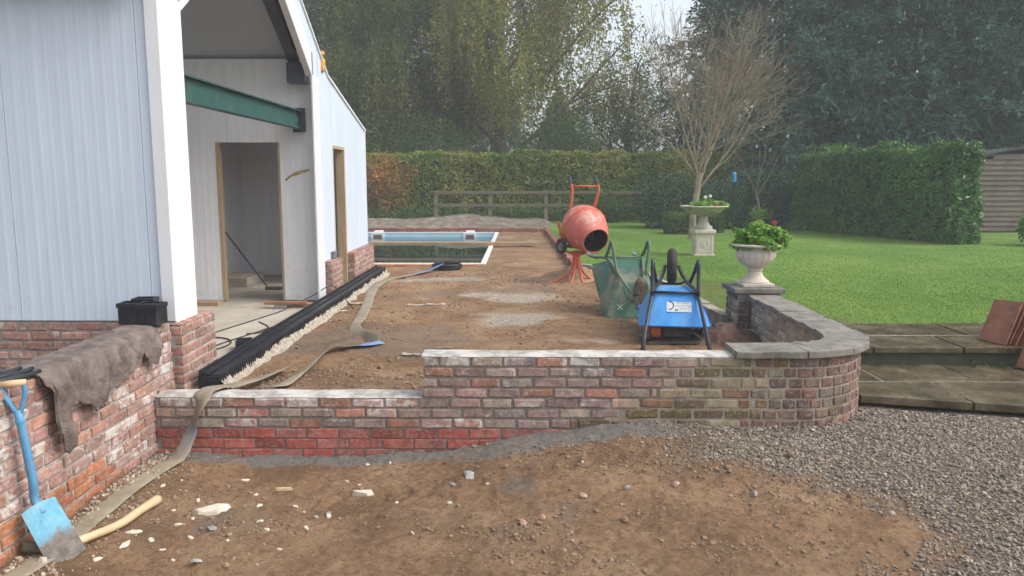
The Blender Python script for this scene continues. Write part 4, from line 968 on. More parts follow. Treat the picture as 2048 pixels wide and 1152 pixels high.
        for (t0, t1, ya, yb) in ((.115, .119, .0, .155), (.155, .18, .0, .03), (.07, .074, .01, .15), (.085, .089, .02, .14), (.14, .143, .05, .15), (.155, .158, .05, .14)):
            MB().add([P(t0, ya, .002), P(t0, yb, .002), P(t1, yb, .002), P(t1, ya, .002)], [(0, 1, 2, 3)]).xf(Rm).build('printed_line', plain('grey_print', (.2, .22, .22), .7), st)
    return root
M_BLUETRAY = two('blue_tray', (.045, .24, .62), (.075, .33, .74), 6, .4, .1, .003, (.2, .36, .52), .6)
M_GREENTRAY = two('muddy_green_tray', (.03, .105, .075), (.055, .15, .105), 6, .5, .25, .006, (.22, .2, .145), .9)
M_GREENTUBE = two('muddy_green_tube', (.06, .15, .11), (.12, .17, .12), 9, .6, .1, .004, (.2, .18, .12), .7)
M_NAVYTUBE = two('black_tube', (.012, .017, .028), (.025, .032, .045), 9, .35, .05, .003, (.09, .085, .08), .2)
M_MUDTYRE = two('muddy_tyre', (.17, .12, .075), (.27, .2, .13), 10, .9, .4, .006, (.06, .05, .04), .5)
M_BLUEGRIP = two('scuffed_grip', (.12, .22, .45), (.4, .42, .45), 30, .6, .1, .003)
barrow('wheelbarrow', 'green wheelbarrow caked in mud, tipped nose down on the soil', M_GREENTRAY, M_GREENTUBE, M_MUDTYRE, M_BLUEGRIP, (.12, -1), R(-34), (1.33, 9.05), .395, roll=R(0), crosses=True)
barrow('wheelbarrow', 'blue wheelbarrow with black frame turned upside down over the engine', M_BLUETRAY, M_NAVYTUBE, M_TYRE, M_BLACKMATTE, (.15, 1), R(3), (1.58, 7.90), .40, sticker=True)

# ------------------------------------------------------------ plate compactor under the blue barrow
pc = thing('plate_compactor', 'muddy plate compactor with orange cover under the blue wheelbarrow', 'compactor', (1.52, 7.68, .40))
M_CAST = two('oily_cast_metal', (.05, .045, .04), (.12, .105, .09), 12, .6, .3, .006, (.2, .16, .11), .5)
MB().prism([(-.27, 0), (.24, 0), (.32, .09), (.3, .1), (.22, .025), (-.25, .025), (-.32, .1), (-.34, .09)], lambda p: (p[0], -.2, p[1]), lambda p: (p[0], .2, p[1])).build('base_plate', M_CAST, pc, bevel=.004)
eng = MB().box(-.1, .19, -.12, .13, .06, .26).build('engine_block', M_CAST, pc, bevel=.02)
for i in range(6): MB().box(-.06, .16, -.126 , -.121, .09 + i * .027, .1 + i * .027).build('cooling_fin', M_DARKSTEEL, eng)
MB().box(.0, .22, .0, .15, .262, .33).build('fuel_tank', M_BLACK, pc, bevel=.03)
MB().tube([(-.12, -.04, .115), (-.22, -.04, .115)], .085, 20).build('recoil_cover', two('orange_cover', (.5, .12, .04), (.6, .18, .07), 8, .5, .1, .003, (.2, .1, .06), .4), pc, bevel=.015)
MB().tube([(-.2205, -.04, .115), (-.25, -.04, .115)], .045, 16).build('recoil_hub', bpy.data.materials['orange_cover'], pc, bevel=.008)
MB().tube([(-.25, -.16, .06), (-.31, -.16, .06)], .055, 16).build('transport_wheel', M_TYRE, pc, bevel=.008)
MB().tube(smooth_path([(.2, -.05, .05), (.27, -.1, .1), (.29, -.08, .17), (.27, .02, .24)], 4), .016, 8).build('lift_handle', M_BLACKMATTE, pc, smooth=True)
MB().tube(smooth_path([(.1, -.13, .12), (.2, -.17, .1), (.28, -.15, .04)], 4), .012, 8).build('exhaust_pipe', M_CAST, pc, smooth=True)

# ------------------------------------------------------------ urns
def leaves_to_mesh(P, size, asp=.55, tdir=None, nb=None, nbw=0.0, tw=.6, fold=.12):
    n = len(P); size = np.broadcast_to(np.asarray(size, float), (n,))
    nr = rng.normal(size=(n, 3)); nr /= np.linalg.norm(nr, axis=1)[:, None]
    if nb is not None: nr = nr * (1 - nbw) + nb * nbw; nr /= np.linalg.norm(nr, axis=1)[:, None] + 1e-9
    t = rng.normal(size=(n, 3))
    if tdir is not None: t = t * (1 - tw) * .6 + tdir * tw
    t -= nr * (t * nr).sum(1)[:, None]; t /= np.linalg.norm(t, axis=1)[:, None] + 1e-9
    b = np.cross(nr, t); s = size[:, None]
    V = np.stack([P - t * s * .5, P + b * s * asp * .5 + nr * s * fold, P + t * s * .5, P - b * s * asp * .5 + nr * s * fold], 1)
    return V.reshape(-1, 3), np.arange(4 * n).reshape(-1, 4)
def leafobj(name, P, size, mat, parent=None, **k):
    V, F = leaves_to_mesh(P, size, **k); return obj(name, fmesh(name, V, F), mat, parent)
urn = thing('stone_urn', 'pale fluted stone urn on the brick pier cap', 'urn', (2.50, 8.22, .886))
gad = lambda lo, hi: (lambda i, a: 1 - .045 * abs(math.sin(a * 9)) ** .7 if lo <= i <= hi else 1)
base_ = MB().box(-.165, .165, -.165, .165, 0, .035); base_.build('plinth', M_URN, urn, bevel=.008)
MB().lathe([(.15, .0355), (.15, .05), (.125, .07), (.095, .095), (.078, .13), (.07, .155), (.082, .165), (.086, .178), (.075, .19)], 36, flute=lambda i, a: 1 - .03 * abs(math.sin(a * 8)) if 2 <= i <= 4 else 1).build('foot', M_URN, urn, auto=.5)
MB().lathe([(.07, .1905), (.1, .2), (.15, .235), (.19, .28), (.208, .325), (.205, .36), (.185, .39), (.178, .405), (.2, .415), (.262, .425), (.268, .44), (.25, .448), (.2, .44), (.19, .40), (.0, .39)], 72, flute=gad(1, 6), closed=True).build('bowl', M_URN, urn, auto=.6)
M_GER = leafmat('geranium_leaf', [(0, (.09, .2, .03)), (.5, (.18, .36, .05)), (1, (.32, .5, .1))], 6, .35)
M_PETAL = plain('red_petal', (.62, .07, .07), .6, 0, .25, 40)
def bowl_plant(name, label, loc, rx, rz, n, flowers, sz, seed):
    t = thing(name, label, 'plant', loc); r2 = np.random.default_rng(seed)
    q = r2.normal(size=(n, 3)); q /= np.linalg.norm(q, axis=1)[:, None]; q[:, 2] = np.abs(q[:, 2]) - .12
    lump = 1 + .16 * np.sin(q[:, 0] * 7 + 1) * np.cos(q[:, 1] * 6) + .12 * np.sin(q[:, 2] * 11 + q[:, 0] * 5)
    P = q * np.array([rx, rx * .9, rz]) * (r2.random((n, 1)) ** .3) * lump[:, None]
    leafobj('foliage', P, r2.uniform(.7, 1.3, n) * sz, M_GER, t, asp=.95, nb=q * .5 + np.array([0, 0, .6]), nbw=.6)
    st = MB()
    for i in range(14): st.tube([(0, 0, -.06), tuple(P[i * 7] * .9)], .004, 5)
    st.build('stems', plain('green_stem', (.1, .16, .04), .7), t)
    for (fx, fy, fz, fr, white) in flowers:
        k = 40; q2 = r2.normal(size=(k, 3)); q2 /= np.linalg.norm(q2, axis=1)[:, None]
        V, F = leaves_to_mesh(np.array([fx, fy, fz]) + q2 * fr, fr * .9, asp=.9, nb=q2, nbw=.8)
        obj('flower_head', fmesh('flower_head', V, F), M_WHITE if white else M_PETAL, t)
    return t
bowl_plant('geranium', 'bright green geranium with red blooms in the urn on the pier', (2.55, 8.22, 1.315), .28, .27, 1500, [(.12, -.05, .24, .022, 0), (.16, -.12, .03, .025, 0), (-.05, .02, .24, .02, 0)], .055, 3)
pt = thing('stone_planter', 'wide lichened stone bowl on a carved square pedestal on the lawn', 'planter', (3.66, 15.55, .495))
MB().box(-.21, .21, -.21, .21, 0, .05).build('pedestal_base', M_URN, pt, bevel=.012)
MB().box(-.175, .175, -.175, .175, .051, .45).build('pedestal', M_URN, pt, bevel=.012)
ped = pt.children[-1]
for a in (0, math.pi / 2, math.pi, -math.pi / 2):
    Mr = Matrix.Rotation(a, 4, 'Z')
    MB().lathe([(.055, .0), (.06, .012), (.075, .012), (.08, 0)], 24, closed=True).lathe([(0, .014), (.03, .012), (.04, 0)], 20, closed=True).xf(Mr @ Matrix.Translation((0, -.1755, .26)) @ Matrix.Rotation(math.pi / 2, 4, 'X')).build('rosette', M_URN, ped, auto=.6)
    mb = MB(); mb.box(-.15, .15, -.182, -.1755, .08, .095); mb.box(-.15, .15, -.182, -.1755, .405, .42); mb.box(-.15, -.135, -.182, -.1755, .0955, .4045); mb.box(.135, .15, -.182, -.1755, .0955, .4045)
    mb.xf(Mr).build('moulding', M_URN, ped)
MB().box(-.215, .215, -.215, .215, .451, .53).build('pedestal_cap', M_URN, pt, bevel=.025)
MB().lathe([(.19, .531), (.18, .58), (.13, .62), (.095, .68), (.085, .76), (.1, .79), (.09, .80)], 32, flute=lambda i, a: 1 - .03 * abs(math.sin(a * 6))).build('stem', M_URN_DARK, pt, auto=.6)
MB().lathe([(.09, .8005), (.16, .815), (.28, .85), (.36, .9), (.39, .94), (.44, .955), (.47, .985), (.455, 1.0), (.42, .995), (.38, .95), (0, .93)], 48, closed=True, flute=lambda i, a: 1 + (.02 * math.sin(a * 16) if i in (2, 3) else 0)).build('bowl', M_URN_DARK, pt, auto=.7)
bowl_plant('bedding_plants', 'low green bedding plants with red and white flowers in the wide bowl', (3.76, 15.55, 1.46), .38, .17, 900, [(.08, -.3, .04, .035, 0), (-.1, -.1, .2, .03, 1), (.02, 0, .22, .03, 1)], .06, 5)

# ------------------------------------------------------------ tools leaning and lying at the left
M_BLUEPAINT = two('blue_tool_paint', (.07, .24, .43), (.11, .32, .53), 14, .45, .15, .003, (.26, .27, .26), .7)
M_ASH = two('ash_handle', (.5, .35, .2), (.62, .47, .29), 6, .6, .1, .003, (.3, .2, .12), .4, stretch=(1, 1, 4))
def blade_material():
    m = Mat('spade_blade_paint'); n = m.noise(9, 6, .7, 'Object'); g = m.coord('Generated'); sx = m.n('ShaderNodeSeparateXYZ'); m.l(g, sx.inputs[0])
    w = m.step(m.math('ADD', sx.outputs[1], m.math('MULTIPLY', n, .9)), .88, 1.08)
    c = m.mix(w, m.ramp(n, [(.3, (.08, .25, .38)), (.5, (.13, .36, .49)), (.66, (.22, .4, .46))]), m.ramp(m.noise(20, 5, .7), [(.3, (.07, .06, .05)), (.7, (.2, .17, .15))]))
    m.base(c).rough(.5).bump(n, .15, .004); return m.m
sp_ = thing('spade', 'blue steel spade with a wooden D grip leaning against the left wall', 'spade', (-2.38, 3.79, .03))
# working frame: tip on soil; blade runs up-left, then the shaft up to the wall
tip = Vector((0.03, .0, .0)); soc = Vector((-.13, .03, .29)); top = Vector((-.185, .0, .93)) 
d = (soc - tip).normalized(); sd = Vector((.55, .83, .08)); sd = (sd - d * sd.dot(d)).normalized(); nn = d.cross(sd)
Mb = Matrix((sd, -d, nn)).transposed().to_4x4(); Mb.translation = soc
mb = MB(); n = 8; m_ = 8; vs = []; fs = []
for sgn, off in ((1, .0015), (-1, -.0015)):
    for j in range(m_ + 1):
        v = j / m_; wv = .088 + .008 * v
        for i in range(n + 1):
            u = i / n * 2 - 1; vs.append((u * wv, v * .32 - .012 * (1 - u * u) * (1 if j == 0 else 0) + (.012 * (1 - u * u) if j == m_ else 0), -.016 * (1 - u * u) * (1 - .5 * v) + off))
k = (n + 1) * (m_ + 1)
for q in range(2):
    for j in range(m_):
        for i in range(n):
            a = q * k + j * (n + 1) + i; fs.append((a, a + 1, a + n + 2, a + n + 1))
for j in range(m_):
    for i in (0, n):
        a = j * (n + 1) + i; fs.append((a, a + n + 1, a + n + 1 + k, a + k))
for i in range(n):
    for j in (0, m_):
        a = j * (n + 1) + i; fs.append((a, a + 1, a + 1 + k, a + k))
mb.add(vs, fs)
me = mb.mesh('blade', smooth=False); ob = obj('blade', me, blade_material(), sp_); ob.matrix_local = Mb
for f in me.polygons: f.use_smooth = False
sdir_ = (top - soc).normalized()
MB().tube(smooth_path([tuple(soc - d * .05 + nn * .0), tuple(soc + d * .04), tuple(soc + (top - soc) * .25), tuple(top - sdir_ * .12)], 5), [.021] * 15 + [.019], 12).build('shaft', M_BLUEPAINT, sp_, smooth=True)
for q in (.33, .72):
    c = soc + (top - soc) * q; MB().tube([tuple(c - sdir_ * .006), tuple(c + sdir_ * .006)], .0245, 12).build('collar', M_BLUEPAINT, sp_)
gs = Vector((.85, .25, .05)).normalized()
for s in (1, -1):
    MB().tube(smooth_path([tuple(top - sdir_ * .16), tuple(top - sdir_ * .09 + gs * s * .028), tuple(top - sdir_ * .03 + gs * s * .048), tuple(top + sdir_ * .025 + gs * s * .05)], 4), .0125, 10).build('yoke_arm', M_BLUEPAINT, sp_, smooth=True)
MB().tube([tuple(top + sdir_ * .02 - gs * .062), tuple(top + sdir_ * .02), tuple(top + sdir_ * .02 + gs * .062)], [.016, .019, .016], 12).build('grip', M_ASH, sp_, smooth=True)
def gz(x, y, dz=0): return float(ground_h(x, y)) + dz
hp = [(-2.385, 3.83, gz(-2.385, 3.83, .05)), (-2.325, 3.99, gz(-2.325, 3.99, .042)), (-2.275, 4.16, gz(-2.275, 4.16, .036)), (-2.243, 4.34, gz(-2.243, 4.34, .036)), (-2.225, 4.52, gz(-2.225, 4.52, .035))]
o = MB().tube([(-2.57, 3.76, gz(-2.57, 3.76, .05)), (-2.49, 3.80, gz(-2.49, 3.80, .04)), (-2.40, 3.835, gz(-2.40, 3.835, .03))], .03, 9).build('timber_stub', M_TIMBER_GREY, smooth=True); tag(o, 'short round timber stub at the wall foot behind the spade', 'timber')
o = MB().tube(smooth_path(hp, 5), [.026, .026, .025, .024, .023, .023, .023, .023, .023, .023, .024, .024, .025, .025, .025, .025, .026, .027, .028, .03, .03], 10).build('tool_handle', M_ASH, smooth=True)
tag(o, 'curved bare wooden tool handle lying on the soil by the spade', 'handle')

# ------------------------------------------------------------ flat hoses
def hose_material():
    m = Mat('flat_hose'); a = m.n('ShaderNodeVertexColor'); a.layer_name = 'clean'; sp = m.n('ShaderNodeSeparateColor'); m.l(a.outputs[0], sp.inputs[0])
    n = m.noise(8, 5, .7, 'World'); mud = m.ramp(m.noise(5, 5, .7, 'World'), [(.3, (.19, .16, .11)), (.7, (.34, .295, .22))])
    c = m.mix(m.step(m.math('ADD', sp.outputs[0], m.math('MULTIPLY', m.math('SUBTRACT', n, .5), .9)), .4, .75), mud, m.ramp(n, [(.3, (.1, .2, .42)), (.7, (.2, .32, .55))]))
    m.base(c).rough(.6).bump(m.noise(60, 3, .6, 'World'), .2, .003); return m.m
M_HOSE = hose_material()
def hose(name, label, pts, width, clean, rolls=None, n=8):
    P = smooth_path(pts, n); vs = []; fs = []; cl = []; m_ = len(P)
    for i, p in enumerate(P):
        t = (P[min(i + 1, m_ - 1)] - P[max(i - 1, 0)]).normalized(); w = t.cross(Vector((0, 0, 1))); w = w.normalized() if w.length > 1e-4 else Vector((1, 0, 0)); up = w.cross(t)
        ro = float(np.interp(i / n, range(len(pts)), rolls)) if rolls else 0
        ro += .10 * float(fbm(i * .23, 3.3, 2, 77)); wd = width * (1 + .10 * float(fbm(i * .31, 7.7, 2, 78)))
        p = p + w * .006 * float(fbm(i * .4, 1.1, 2, 79))
        w2 = w * math.cos(ro) + up * math.sin(ro); u2 = up * math.cos(ro) - w * math.sin(ro)
        for (a, b) in ((-1, 0), (-.9, .5), (-.5, .9), (.5, .9), (.9, .5), (1, 0), (.9, -.2), (-.9, -.2)): vs.append(p + w2 * (a * wd / 2) + u2 * (b * .008))
        c = float(np.interp(i / n, range(len(pts)), clean)); cl += [(c, 0, 0, 1)] * 8
    for i in range(m_ - 1):
        for j in range(8): a = i * 8 + j; b = i * 8 + (j + 1) % 8; fs.append((a, b, b + 8, a + 8))
    mb = MB().add(vs, fs + [tuple(range(8))[::-1], tuple((m_ - 1) * 8 + j for j in range(8))])
    me = mb.mesh(name, auto=.9); attr_color(me, 'clean', np.array(cl)); return tag(obj(name, me, M_HOSE), label, 'hose')
g = lambda x, y, dz=.012: (x, y, gz(x, y, dz))
t_ = lambda x, y, dz=.014: (x, y, float(terr_h(x, y)) + dz)
hose('flat_hose', 'muddy flat hose trailing over the low wall onto the front soil', [g(-2.5, 3.3), g(-2.46, 3.75), g(-2.455, 4.2), g(-2.44, 4.7), g(-2.40, 5.0, .02), (-2.36, 5.13, .10), (-2.31, 5.24, .25), (-2.26, 5.285, .42), (-2.245, 5.33, .50), (-2.22, 5.46, .505), (-2.15, 5.62, .48), (-2.05, 5.95, .45), (-1.97, 6.3, .44)], .135,
     [.1, .1, .15, .2, .2, .35, .6, .3, .1, .05, .1, .0, 0], [0, 0, 0, 0, .0, .1, .1, .1, .05, 0, 0, .2, .5])
hose('flat_hose', 'grey and blue flat hose winding from the low wall along the terrace', [(-1.86, 5.50, .498), t_(-1.84, 5.8, .03), t_(-1.80, 6.2, .025), t_(-1.765, 6.85, .02), t_(-1.66, 7.15, .03), t_(-1.5, 7.33, .02), t_(-1.36, 7.46, .02)], .13, [.1, .1, .1, .15, .3, .9, .8], [0, .1, .4, .7, .4, .1, 0])
hose('flat_hose', 'grey flat hose running beside the drain towards the coiled hose', [t_(-1.40, 7.50, .03), t_(-1.6, 7.75, .02), t_(-1.76, 8.1, .02), t_(-1.83, 8.7, .016), t_(-1.98, 9.9, .016), t_(-2.1, 10.8, .016), t_(-2.16, 11.6, .02), t_(-2.08, 12.4, .016), t_(-1.85, 12.95, .02), t_(-1.62, 13.35, .04), t_(-1.42, 13.85, .1)], .13, [.0, .0, .05, .1, 0, 0, .1, .3, .5, .8, .9], [1.0, .9, .3, 0, 0, 0, 0, 0, .1, .2, .3])
ch = MB()
for i in range(7):
    r0 = .20 + .012 * (i % 3); z = .012 + .014 * i
    ch.tube([(r0 * math.cos(a * .2618 * 1) * 1.2, r0 * math.sin(a * .2618) * 1.2, z) for a in range(25)], .011, 6, caps=False)
o = ch.build('hose_coil', M_BLACK, smooth=True, loc=(-1.32, 13.95, .40)); tag(o, 'coil of black hose on the soil by the pool', 'hose')

# ------------------------------------------------------------ felt over the wall
fn, fm = 90, 46; vs = []; fs = []
Ys = np.linspace(4.02, 5.37, fn + 1)
hang = np.interp(Ys, [4.02, 4.08, 4.11, 4.15, 4.19, 4.24, 4.33, 4.45, 4.59, 4.65, 4.72, 4.85, 4.98, 5.08, 5.12, 5.17, 5.22, 5.27, 5.33, 5.37], [.05, .14, .40, .52, .46, .24, .25, .31, .335, .31, .26, .22, .20, .16, .13, .15, .21, .23, .14, .04])
for i in range(fn + 1):
    yv = Ys[i]; back = .10 + .03 * float(fbm(yv * 3, 0, 2, 99)); H_ = hang[i] + .035 * float(fbm(yv * 16, 2, 3, 98)) + .02 * float(fbm(yv * 70, 2, 2, 94)); tot = back + .235 + H_
    for j in range(fm + 1):
        s = tot * j / fm - back
        nz = .018 * float(fbm(yv * 7, s * 6, 3, 97)) + .013 * float(fbm(yv * 22, s * 5, 3, 96)) + .006 * float(fbm(yv * 60, s * 50, 2, 95))
        if s < 0: p = (-2.835 - abs(nz) - .004, yv, .955 + s)
        elif s < .235: p = (-2.83 + s, yv + nz * .4, .958 + .014 + abs(nz) * 1.0 - .012 * (abs(s - .1175) / .1175) ** 4)
        else:
            dn = s - .235; fl_ = .5 + min(1, dn / .1) * .8
            p = (-2.582 + .012 * min(1, dn / .03) + (abs(nz) * 1.5 + .03 * abs(math.sin(yv * 21 + dn * 4 + 2 * math.sin(yv * 9))) ** 2 * min(1, dn / .12)) * fl_, yv + .015 * math.sin(dn * 17 + yv * 9) * min(1, dn / .2) + .10 * max(0, dn - .28) * (1 if yv < 4.25 else 0), .962 - dn)
        vs.append(p)
for i in range(fn):
    for j in range(fm):
        q = i * (fm + 1) + j; fs.append((q, q + fm + 1, q + fm + 2, q + 1))
me = fmesh('felt_sheet', np.array(vs), np.array(fs), True)
o = obj('felt_sheet', me, two('grey_felt', (.11, .085, .075), (.24, .195, .17), 11, .98, .9, .012, (.07, .055, .048), .6, 'World', bscale=70))
sm = o.modifiers.new('thickness', 'SOLIDIFY'); sm.thickness = .003
tag(o, 'sheet of grey brown felt draped over the left wall', 'felt')
mb = MB(); P = [(-2.80, 3.72, .965), (-2.74, 3.86, .985), (-2.70, 3.98, .975), (-2.69, 4.08, .982)]
for k in range(4):
    mb.tube(smooth_path([(p[0] + .035 * k - .02, p[1] + .01 * math.sin(k * 2), p[2] + .008 * math.cos(k * 3)) for p in P], 4), [.016, .02, .022, .02, .018, .02, .022, .02, .018, .016, .015, .014, .012], 6)
o = mb.build('plastic_strap', M_BLACK, smooth=True); tag(o, 'crumpled black plastic strip on top of the left wall', 'plastic')

# ------------------------------------------------------------ black plastic boxes
def boxmesh(w, d, h, open_top=True):
    mb = MB(); t = .006
    mb.box(-w / 2, w / 2, -d / 2, d / 2, 0, t); mb.box(-w / 2, w / 2, -d / 2, -d / 2 + t, t, h); mb.box(-w / 2, w / 2, d / 2 - t, d / 2, t, h); mb.box(-w / 2, -w / 2 + t, -d / 2 + t, d / 2 - t, t, h); mb.box(w / 2 - t, w / 2, -d / 2 + t, d / 2 - t, t, h)
    mb.box(-w / 2 - .008, w / 2 + .008, -d / 2 - .008, -d / 2 - .0005, h - .03, h); mb.box(w / 2 + .0005, w / 2 + .008, -d / 2, d / 2, h - .03, h); mb.box(-w / 2 - .008, -w / 2 - .0005, -d / 2, d / 2, h - .03, h)
    return mb
for (x, y, rz, lab) in ((-2.80, 5.50, .06, 'black plastic box on the wall end, beside the felt'), (-2.645, 5.47, -.1, 'black plastic box on the very corner of the left wall')):
    t = thing('plastic_box', lab, 'box', (x, y, .972), rz)
    boxmesh(.145, .145, .155).build('body', M_BLACK, t)
    MB().box(-.066, .066, -.066, .066, .135, .142).build('inner_lid', M_BLACK, t)
    mb = MB()
    for i in range(4): mb.box(-.06 + i * .036, -.05 + i * .036, -.0765, -.0727, .01, .12)
    mb.build('rib', M_BLACK, t)
t = thing('plastic_box', 'black plastic box standing behind the pair on the wall', 'box', (-2.76, 5.62, .972), .1)
boxmesh(.14, .12, .17).build('body', M_BLACK, t); MB().box(-.062, .062, -.052, .052, .15, .157).build('inner_lid', M_BLACK, t)
t = thing('connector_box', 'black slotted plastic drain connector on the concrete floor', 'box', (-2.60, 7.15, .405), R(20))
boxmesh(.15, .3, .07).build('body', M_BLACK, t)
for i in range(5): MB().box(-.072, .072, -.12 + i * .055, -.10 + i * .055, .07, .10).build('divider', M_BLACK, t)
t = thing('grey_box', 'small grey plastic box on the narrow brick pier', 'box', (-2.62, 10.7, .935))
MB().box(-.06, .06, -.1, .1, 0, .06).build('body', plain('grey_plastic', (.16, .17, .19), .5), t, bevel=.008)
MB().box(-.066, .066, -.106, .106, .0605, .085).build('lid', bpy.data.materials['grey_plastic'], t, bevel=.006)
o = MB().box(-.02, .02, 0, .8, 0, .045).build('batten', two('pink_brick_edge', (.3, .17, .14), (.38, .24, .2), 8, .9, .3), loc=(-2.525, 6.45, .405)); tag(o, 'thin reddish batten lying along the channel by the near plinth', 'batten')

# ------------------------------------------------------------ small things on the floor and terrace
cb = MB(); cz = .413
cb.tube(smooth_path([(-3.05, 6.35, cz), (-2.95, 7.3, cz), (-2.7, 8.3, cz), (-2.6, 8.9, cz + .02)], 8), .006, 6)
o = cb.build('cable', M_BLACKMATTE, smooth=True); tag(o, 'straight run of black cable on the concrete floor', 'cable')
cb = MB(); cb.tube(smooth_path([(-3.2, 6.5, cz), (-3.3, 7.4, cz), (-3.0, 8.9, cz), (-2.9, 9.3, cz + .01), (-2.68, 9.85, .52), (-2.45, 9.95, .64), (-2.25, 9.7, .54), (-2.05, 9.4, .43)], 8), .006, 6)
o = cb.build('cable', M_BLACKMATTE, smooth=True); tag(o, 'black cable arching from the floor over the drain channel', 'cable')
cb = MB(); cb.tube([( -3.1 + .27 * math.cos(a * .3), 7.35 + .35 * math.sin(a * .3), cz + .0015 * (a // 21)) for a in range(50)], .006, 6)
cb.tube(smooth_path([(-2.95, 8.6, cz), (-2.75, 8.3, cz), (-2.72, 8.0, cz), (-2.85, 7.9, cz)], 6), .006, 6)
o = cb.build('cable', M_BLACKMATTE, smooth=True); tag(o, 'black cable coiled in loops on the concrete floor', 'cable')
def plank(name, label, x0, x1, y0, y1, z, h, mat, rz=0, cat='plank'):
    o = MB().box(-(x1 - x0) / 2, (x1 - x0) / 2, -(y1 - y0) / 2, (y1 - y0) / 2, 0, h).build(name, mat, bevel=.003, loc=((x0 + x1) / 2, (y0 + y1) / 2, z), rot=(0, 0, rz)); return tag(o, label, cat)
plank('timber_plank', 'brown timber plank on the floor below the inner wall panel', -4.6, -3.85, 9.72, 9.9, .407, .05, M_BOARD)
plank('timber_offcut', 'reddish timber offcut resting by the white jamb', -3.2, -2.68, 9.55, 9.63, .455, .035, plain('red_timber', (.33, .15, .09), .8), .06)
plank('timber_offcut', 'pale timber offcut on the floor beside the white jamb', -3.0, -2.63, 9.66, 9.78, .407, .045, M_BOARD, -.03)
plank('metal_block', 'small grey metal block under the reddish timber offcut', -3.07, -2.92, 9.5, 9.6, .407, .046, plain('dull_metal', (.3, .3, .3), .4, .6), .05, 'block')
plank('plaster_block', 'white block on the floor inside the small room', -4.60, -4.1, 11.5, 12.3, .407, .13, M_CONC, .0, 'block')
t = thing('broom', 'broom leaning against the wall inside the small room', 'broom', (-3.70, 11.2, .41))
MB().tube([(0, 0, .05), (-.83, .25, 1.05)], .013, 8).build('handle', M_DARKSTEEL, t); MB().box(-.02, .24, -.04, .04, 0, .055).build('head', M_BARK, t, bevel=.01)
M_SCRAP = plain('white_scrap', (.78, .78, .76), .5, 0, .1, 20)
def scrap(name, label, x, y, l, w, seed, mat=M_SCRAP, rz=0.0, hf=terr_h):
    r = np.random.default_rng(seed); X, Y, F = grid(np.linspace(-l / 2, l / 2, 14), np.linspace(-w / 2, w / 2, 7))
    e = .5 + .5 * fbm(X * 9 + seed, 0 * X, 3, seed); Y2 = Y * e + .04 * fbm(X * 5, 0 * X, 2, seed + 1)
    c, s_ = math.cos(rz), math.sin(rz); wx = x + X * c - Y2 * s_; wy = y + X * s_ + Y2 * c
    Zv = hf(wx, wy) + .014 + .02 * np.abs(fbm(X * 10 + seed, Y2 * 14, 3, seed + 2))
    o = obj(name, fmesh(name, np.stack([wx, wy, Zv], 1), F, False), mat); m_ = o.modifiers.new('thickness', 'SOLIDIFY'); m_.thickness = .002; return tag(o, label, 'scrap')
scrap('plastic_scrap', 'torn strip of white plastic lying on the open terrace soil', -1.2, 9.9, .5, .09, 5, rz=.25)
scrap('plastic_scrap', 'crumpled white plastic by the flat hose near the channel', -2.2, 9.35, .26, .12, 6, rz=-.3)
scrap('plastic_scrap', 'pale grey scrap poking out beneath the flat hose', -1.86, 9.6, .34, .07, 7, M_HAUNCH, .1)
scrap('cardboard_scrap', 'brown torn scrap beside the drain and hose', -2.14, 10.0, .3, .16, 8, two('brown_card', (.26, .19, .12), (.36, .28, .19), 8, .9, .2), .5)
for i, (x, y, s_) in enumerate(((-1.0, 7.0, .09), (-.72, 7.25, .07), (.7, 7.6, .06))):
    scrap('mortar_lump', 'flattened grey mortar lump on the terrace soil', x, y, s_ * 2, s_ * 1.2, 20 + i, M_KERB)['group'] = 'grey mortar lumps on the terrace'
# fragments in the foreground soil
def shard(name, label, x, y, l, w, h, rz, mat, seed, group=None, cat='stone', hf=ground_h):
    r = random.Random(seed); n = r.choice([5, 6, 7]); poly = []
    for i in range(n):
        a = 2 * math.pi * (i + r.uniform(-.3, .3)) / n; k = r.uniform(.75, 1.1); poly.append((l / 2 * k * math.cos(a), w / 2 * k * math.sin(a)))
    mb = MB(); tx, ty = r.uniform(-.25, .25), r.uniform(-.15, .25)
    mb.prism(poly, lambda p: (p[0], p[1], -h * .5), lambda p: (p[0] * .82, p[1] * .8, h * (.6 + .3 * r.random()) + p[0] * tx * .3 + p[1] * ty * .3))
    o = mb.build(name, mat, bevel=min(l, w) * .05, loc=(x, y, float(hf(x, y)) + h * .15), rot=(0, 0, rz)); return tag(o, label, cat, group)
def rock(name, label, x, y, l, w, h, rz, mat, seed, group=None, cat='stone', hf=ground_h):
    r = np.random.default_rng(seed); V = ICO_V * np.array([l / 2, w / 2, h / 2]) * r.uniform(.7, 1.2, (12, 1))
    me = MB().add([tuple(p) for p in V], ICO_F).mesh(name, bevel=.0)
    o = obj(name, me, mat, loc=(x, y, float(hf(x, y)) + h * .25), rot=(r.uniform(-.4, .4), r.uniform(-.4, .4), rz)); return tag(o, label, cat, group)
shard('stone_slab', 'largest flat white stone fragment lying on the brown soil', -1.89, 4.49, .25, .16, .03, .55, M_PALE, 1)
shard('stone_slab', 'long pointed white stone fragment lying on the brown soil', -.998, 4.70, .2, .08, .03, -.15, M_PALE, 2)
shard('timber_splinter', 'thin pale wood splinter lying on the soil near the wall', -1.53, 4.78, .16, .025, .015, .06, M_ASH, 3, cat='splinter')
